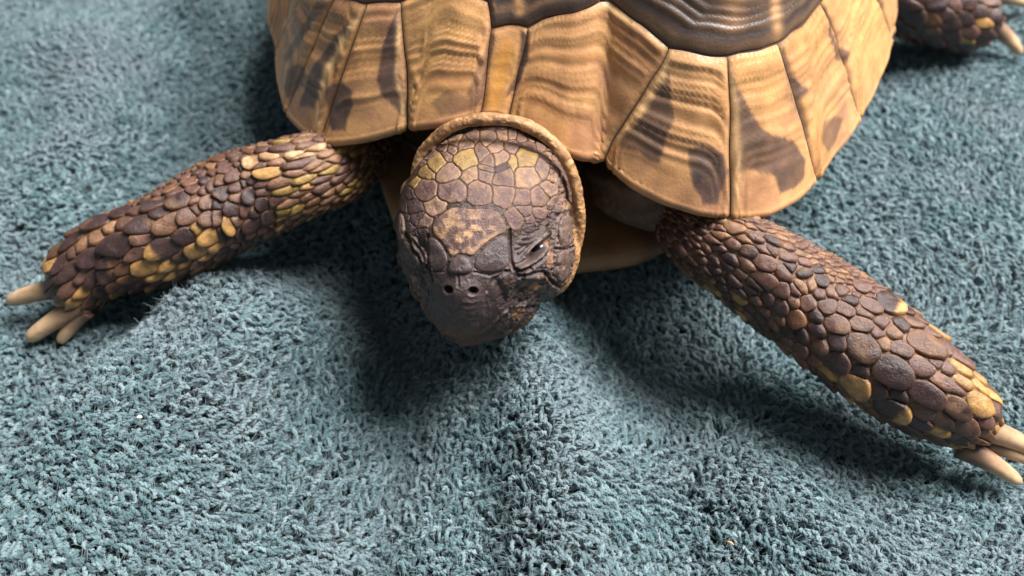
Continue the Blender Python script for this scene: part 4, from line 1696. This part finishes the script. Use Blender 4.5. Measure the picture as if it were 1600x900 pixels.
# -- limb scales
LEG_R = [(1387, 472, 22, 'e'), (1420, 482, 12, 't'), (1462, 511, 18, 'y'), (1444, 536, 27, 'g'), (1345, 540, 25, 'd'), (1391, 577, 29, 'd'), (1445, 613, 24, 'd'), (1495, 636, 21, 'd'), (1389, 638, 25, 'e'), (1334, 602, 21, 'y'),
         (1342, 509, 18, 'p'), (1306, 506, 17, 'p'), (1309, 532, 14, 'd'), (1311, 564, 16, 'd'), (1377, 536, 11, 't'), (1406, 545, 15, 'p'), (1436, 572, 19, 'p'), (1462, 596, 17, 'p'), (1493, 608, 12, 'p'), (1364, 521, 11, 'p'),
         (1377, 504, 11, 'p'), (1393, 515, 11, 'p'), (1345, 447, 14, 'p'), (1315, 453, 12, 'p'), (1319, 485, 14, 'p'), (1345, 487, 11, 'p'), (1425, 503, 14, 'p'), (1455, 564, 11, 'p'), (1478, 575, 10, 'p'), (1500, 575, 12, 'y'), (1500, 594, 12, 'y'),
         (1527, 589, 12, 'y'), (1527, 630, 22, 'y'), (1549, 619, 15, 'y'), (1560, 649, 13, 'y'), (1530, 604, 10, 'y'), (1462, 672, 11, 'y'), (1432, 657, 14, 'd'), (1489, 698, 13, 'y'), (1511, 694, 10, 'y'), (1470, 653, 14, 'd'),
         (1338, 632, 10, 'y'), (1319, 619, 10, 'y'), (1145, 355, 12, 't'), (1171, 392, 13, 'd'), (1193, 408, 14, 'p'), (1195, 436, 15, 'p'), (1220, 453, 15, 'p'), (1220, 477, 15, 'd'), (1243, 497, 18, 'g'), (1220, 425, 11, 'p'),
         (1240, 453, 10, 'p'), (1252, 446, 11, 't'), (1258, 472, 14, 'p'), (1271, 491, 12, 'd'), (1290, 475, 13, 'p'), (1268, 442, 11, 't'), (1181, 371, 10, 'p'), (1192, 389, 9, 'p'), (1162, 371, 10, 't'), (1143, 378, 11, 'p'), (1123, 344, 9, 't'),
         (1128, 369, 9, 't'), (1204, 388, 8, 'p'), (1280, 456, 10, 'p'), (1296, 453, 10, 'p'), (1249, 525, 12, 'd'), (1274, 515, 10, 'd'), (1280, 540, 12, 'd'), (1290, 580, 11, 'y'), (1268, 560, 10, 'g'), (1230, 515, 12, 'd')]
LEG_L = [(159, 344, 20, 'd'), (192, 331, 13, 'd'), (243, 320, 16, 'd'), (282, 313, 18, 'd'), (223, 352, 19, 'd'), (262, 349, 17, 'g'), (174, 355, 10, 't'), (195, 350, 10, 'p'), (187, 383, 25, 'd'), (144, 403, 19, 'd'), (111, 424, 19, 'd'),
         (153, 371, 10, 't'), (255, 386, 20, 'e'), (291, 368, 14, 'd'), (228, 418, 16, 'y'), (196, 421, 12, 'g'), (168, 428, 18, 'd'), (265, 415, 10, 'y'), (291, 413, 9, 'y'), (247, 433, 10, 'y'), (267, 432, 7, 'y'), (157, 440, 5, 'c'),
         (129, 452, 11, 'y'), (96, 475, 12, 'y'), (118, 484, 12, 'y'), (80, 415, 13, 'y'), (129, 382, 10, 't'), (207, 304, 9, 'y'), (168, 325, 9, 't'), (114, 395, 10, 'p'), (216, 328, 10, 'p'), (252, 301, 10, 'p'),
         (392, 256, 13, 'c'), (418, 272, 14, 'y'), (418, 245, 9, 'c'), (331, 259, 9, 't'), (348, 302, 14, 'd'), (364, 328, 12, 'd'), (359, 353, 15, 'y'), (331, 369, 14, 'y'), (307, 392, 13, 'y'), (323, 315, 13, 'p'), (295, 338, 13, 'p'),
         (323, 341, 12, 'p'), (311, 356, 9, 'y'), (436, 232, 11, 'p'), (413, 233, 9, 'p'), (367, 276, 13, 'p'), (303, 297, 12, 'p'), (331, 289, 11, 'p'), (295, 274, 10, 'p'), (497, 231, 8, 'c'), (454, 245, 8, 'c'), (474, 245, 7, 'c'), (438, 251, 8, 't'),
         (484, 277, 7, 'o'), (484, 292, 7, 'y'), (341, 384, 9, 'y'), (323, 402, 7, 'y'), (392, 354, 13, 'd'), (420, 338, 13, 'd'), (390, 304, 14, 'd'), (423, 364, 11, 'd'), (408, 320, 12, 'd'), (492, 258, 7, 't'), (505, 259, 7, 't')]
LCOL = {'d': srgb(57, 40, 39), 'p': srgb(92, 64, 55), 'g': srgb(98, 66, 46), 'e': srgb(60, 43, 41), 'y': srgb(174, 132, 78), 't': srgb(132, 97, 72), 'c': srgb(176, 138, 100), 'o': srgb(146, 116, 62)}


def limb_col(code):
    def fn(B, ks, L_, rng):
        c = np.tile(LCOL[code] * rng.uniform(0.85, 1.15), (len(B), 1)) * (0.75 + 0.5 * fbm(B, 4, rng.randint(999), 3))[:, None]
        if code in 'dpg':
            e = (smooth01(ks, 0.76, 0.97) * 0.25)[:, None]
            c = c * (1 - e) + srgb(140, 96, 64) * e
            s_ = smooth01(fbm(B, 3.5, rng.randint(999), 2), 0.6, 0.72)[:, None] * 0.35
            c = c * (1 - s_) + srgb(140, 102, 70) * s_
        if code == 'e':
            side = smooth01(L_[:, 0] + 0.10 * (fbm(B, 5, rng.randint(99), 2) - 0.5), 0.06, 0.14)
            c = c * (1 - side[:, None]) + LCOL['y'] * side[:, None]
        if code in 'yct':
            s_ = smooth01(fbm(B, 6, rng.randint(999), 3), 0.48, 0.64)[:, None] * 0.5
            c = c * (1 - s_) + srgb(104, 76, 56) * s_
            e = (smooth01(ks, 0.7, 1.0) * 0.5)[:, None]
            c = c * (1 - e) + srgb(120, 78, 40) * e
        return c
    return fn


EL = np.array([0.84, 1.0])       # scales are longer along the limb


def build_limb_scales(limb, seeds, size_fn, code_fn, seed, s0):
    rng = np.random.RandomState(seed)
    R0 = limb.R0
    C_ = 2 * math.pi * R0
    pts, rad, code = [], [], []
    for px, py, r, c in seeds:
        s, w = limb.locate(px, py)
        p = limb.point(np.array([s]), np.array([w]))[0]
        rc = r * ((p - CAM) @ FW) / F_PX
        pts.append((s, w * R0))
        rad.append(rc * 0.86)
        code.append(c)
    traced = len(pts)
    # fill the rest by dart throwing
    P = [np.array(p) for p in pts]
    tries = 0
    A_ = np.array(P) if P else np.zeros((0, 2))
    Rr = list(rad)
    for _ in range(16000):
        s = rng.uniform(s0, limb.len * 0.985)
        y = rng.uniform(0, C_)
        r = size_fn(s / limb.len, y / R0) * rng.uniform(0.8, 1.25)
        if len(A_):
            dx = A_[:, 0] - s
            dy = np.abs(A_[:, 1] - y)
            dy = np.minimum(dy, C_ - dy)
            dx = dx * EL[0]
            if np.any(dx * dx + dy * dy < ((np.array(Rr) + r) * 0.86) ** 2):
                continue
        A_ = np.vstack([A_, [s, y]])
        Rr.append(r)
        code.append(code_fn(s / limb.len, y / R0, rng))
    n = len(A_)
    w2 = np.array(Rr) ** 2
    ext = np.vstack([A_, A_ + [0, C_], A_ - [0, C_]])
    wx = np.tile(w2, 3)
    cells = power_cells(ext * EL, wx, 0.75, set(range(n)))
    cells = [None if q is None else q / EL for q in cells]

    gs, gw = 160, 129
    GA, GB = np.meshgrid(np.linspace(0, limb.len, gs), np.linspace(0, 2 * math.pi, gw), indexing='ij')
    GP = limb.point(GA.ravel(), GB.ravel()).reshape(gs, gw, 3)
    GN = limb.normal(GA.ravel(), GB.ravel()).reshape(gs, gw, 3)

    def mapping(Q):
        a = np.clip(Q[:, 0] / limb.len, 0, 0.9999) * (gs - 1)
        b = (Q[:, 1] / R0 / (2 * math.pi) % 1.0) * (gw - 1)
        i, j = a.astype(int), np.minimum(b.astype(int), gw - 2)
        u, v = (a - i)[:, None], (b - j)[:, None]
        f = lambda G: G[i, j] * (1 - u) * (1 - v) + G[i + 1, j] * u * (1 - v) + G[i, j + 1] * (1 - u) * v + G[i + 1, j + 1] * u * v
        N_ = f(GN)
        return f(GP), N_ / np.linalg.norm(N_, axis=1, keepdims=True)
    for i in range(n):
        cell = cells[i]
        if cell is None:
            continue
        r = Rr[i]
        c = A_[i] if i < traced else cell.mean(0)
        d = cell - c
        L_ = np.linalg.norm(d, axis=1, keepdims=True)
        d = d / np.maximum(L_, 1e-9) * np.minimum(L_, r * 2.3)
        L_ = np.minimum(L_, r * 2.3)
        cell = warp(resample(c + d, 26), 0.035, 5.0, 3)
        cell = chaikin(inset(cell, 0.002), 1) if r < 0.1 else resample(chaikin(resample(inset(cell, 0.002), 11), 2), 26)
        cell[:, 0] += np.where(cell[:, 0] > c[0], (cell[:, 0] - c[0]) * 0.30, 0)     # free edge towards the foot
        NEXT[0] += 1
        big = r > 0.11
        hgt = 0.34 * r + 0.022
        if code[i] in 'yc':
            hgt *= 1.1
        rr = r

        def lift(q, rr=rr):
            return 0.30 + 0.95 * np.clip(0.5 + 0.5 * q[:, 0] / rr, 0, 1.25)
        rings = [(1.0, 0.0), (0.97, 0.55), (0.91, 0.84), (0.80, 0.96), (0.5, 1.0), (0.25, 1.0)] if big else [(1.0, 0.0), (0.86, 0.6), (0.5, 0.95)]
        V, Fc, col = plate(cell, mapping, hgt, rings, 16 if big else 9, NEXT[0], limb_col(code[i]), lift)
        ctr = V[-1]
        nrm = mapping(c[None])[1][0]
        vis = max(0.0, nrm @ (CAM - ctr) / np.linalg.norm(CAM - ctr)) + (0.02 if i >= traced else 0.3)
        q = pix(ctr[None])[0]
        ins = (-20 < q[0] < 1620) and (-20 < q[1] < 920)
        SCALES.append((poly_area(cell) * (F_PX / ((ctr - CAM) @ FW)) ** 2 * vis * (1 if ins else 0.01), V, Fc, col, MAT_SCALE, None))


def up_ness(limb):
    def f(sn, w):
        i = int(min(max(sn, 0), 1) * (len(limb.s) - 1))
        n = limb.a[i] * math.cos(w) + limb.b[i] * math.sin(w)
        return n
    return f


nR, nL = up_ness(LIMB_R), up_ness(LIMB_L)


def size_R(sn, w):
    n = nR(sn, w)
    base = 0.078 + 0.085 * max(0, sn - 0.3) / 0.7
    if n[1] > -0.12 and sn < 0.62:
        base = 0.045 + 0.02 * sn
    return base


def code_R(sn, w, rng):
    n = nR(sn, w)
    if n[1] > -0.12 and sn < 0.62:
        return rng.choice(list('pptptg'))
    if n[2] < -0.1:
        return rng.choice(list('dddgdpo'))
    if sn > 0.85:
        return rng.choice(list('ydpg'))
    return rng.choice(list('ppdpdd'))


def size_L(sn, w):
    n = nL(sn, w)
    base = 0.075 + 0.09 * max(0, sn - 0.35) / 0.65
    if n[1] > 0.3 and sn < 0.8:
        base = 0.062
    return base


def code_L(sn, w, rng):
    n = nL(sn, w)
    if sn < 0.4:
        return rng.choice(list('pptpotg'))
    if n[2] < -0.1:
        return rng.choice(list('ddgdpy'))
    if n[1] > 0.3:
        return rng.choice(list('ptpg'))
    if sn > 0.9:
        return rng.choice(list('ydpg'))
    return rng.choice(list('ppddg'))


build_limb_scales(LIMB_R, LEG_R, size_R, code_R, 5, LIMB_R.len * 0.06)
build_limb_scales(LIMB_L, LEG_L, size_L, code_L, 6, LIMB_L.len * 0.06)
build_limb_scales(LIMB_H, [(1534, 34, 12, 'y'), (1505, 62, 11, 'o'), (1455, 28, 10, 'g')], lambda s, w: 0.14 + 0.08 * s, lambda s, w, r: r.choice(list('ddddp')), 7, LIMB_H.len * 0.25)

SCALES.sort(key=lambda s: -s[0])
for ar, V, Fc, col, mat, lab in SCALES[:300]:
    o = link('scale', mesh_data('scale', V, Fc, mat, col), BODY)
    if lab:
        o['label'] = lab
aV, aF, aC, off = [], [], [], 0
for ar, V, Fc, col, mat, lab in SCALES[300:]:
    aV.append(V)
    aF += [tuple(k + off for k in f) for f in Fc]
    aC.append(col)
    off += len(V)
o = link('scale_cover', mesh_data('scale_cover', np.vstack(aV), aF, MAT_SCALE, np.vstack(aC)), BODY)
o['kind'] = 'stuff'


# ---- claws
def claw(base, tip, r0, r1, sag, label=None):
    base, tip = np.asarray(base, float), np.asarray(tip, float)
    n = 16
    u = np.linspace(0, 1, n)
    path = base + (tip - base) * u[:, None]
    path[:, 2] += sag * np.sin(u * math.pi)
    r = r0 + (r1 * 0.8 - r0) * u ** 1.1
    cap = np.clip((1 - u) / 0.16, 0, 1)
    r = r * np.sqrt(np.clip(1 - (1 - cap) ** 2, 0.03, 1))
    V, Fc = tube(path, r, 16)
    d = tip - base
    t = np.clip(((V - base) @ d) / (d @ d), 0, 1)
    k = smooth01(t + 0.25 * (fbm(V, 4, 21, 3) - 0.5), 0.12, 0.72)[:, None]
    nz = fbm(V, 3, 3, 3)[:, None]
    col = (srgb(88, 67, 56) * (1 - k) + srgb(196, 162, 126) * k) * (0.8 + 0.4 * nz)
    dn = d / np.linalg.norm(d)
    st = smooth01(fbm(V - 0.85 * ((V @ dn)[:, None] * dn), 14, 9, 2), 0.48, 0.66)[:, None] * 0.45
    col = col * (1 - st) + srgb(140, 104, 78) * st
    o = link('claw', mesh_data('claw', V, Fc, MAT_CLAW, col), BODY)
    if label:
        o['label'] = label


claw(at(128, 446, 0.95), at(10, 472, 0.42), 0.225, 0.17, 0.08)
claw(at(134, 474, 0.78), at(42, 532, 0.18), 0.215, 0.17, 0.06)
claw(at(136, 484, 0.66), at(92, 536, 0.05), 0.17, 0.13, 0.04)
claw(at(1485, 655, 1.05), at(1625, 706, 0.42), 0.265, 0.145, 0.08)
claw(at(1502, 698, 0.62), at(1596, 756, 0.16), 0.22, 0.125, 0.06)
claw(at(1540, 690, 0.6), at(1612, 722, 0.2), 0.19, 0.12, 0.05)
claw(at(1540, 36, 0.75), at(1596, 86, 0.15), 0.25, 0.13, 0.1)
claw(at(1535, -6, 0.9), at(1615, 10, 0.2), 0.25, 0.13, 0.1)

# ------------------------------------------------------------------ small litter on the towel
def fleck(px, py, L_, w, ang, col, name, label, cat):
    z = float(towel_height(np.array([at(px, py, 0)[0]]), np.array([at(px, py, 0)[1]]))[0]) + 0.27
    c = at(px, py, z)
    n = 8
    u = np.linspace(-0.5, 0.5, n)
    path = np.stack([c[0] + u * L_ * math.cos(ang), c[1] + u * L_ * math.sin(ang), c[2] + 0.03 * np.cos(u * 3)], 1)
    V, Fc = tube(path, w * np.sqrt(np.clip(1 - (2 * u) ** 2, 0.06, 1)), 7)
    V[:, 2] += (vnoise(V, 20, 4) - 0.5) * w
    o = link(name, mesh_data(name, V, Fc, MAT_PLASTRON, np.tile(col, (len(V), 1))))
    tag(o, label, cat)


fleck(1141, 849, 0.13, 0.018, -0.5, srgb(205, 150, 105), 'straw_fleck', 'tiny tan fleck of straw on the towel near the bottom edge', 'straw')
fleck(218, 653, 0.09, 0.034, 0.3, srgb(225, 222, 205), 'lint_ball', 'tiny white ball of lint on the towel, lower left', 'lint')
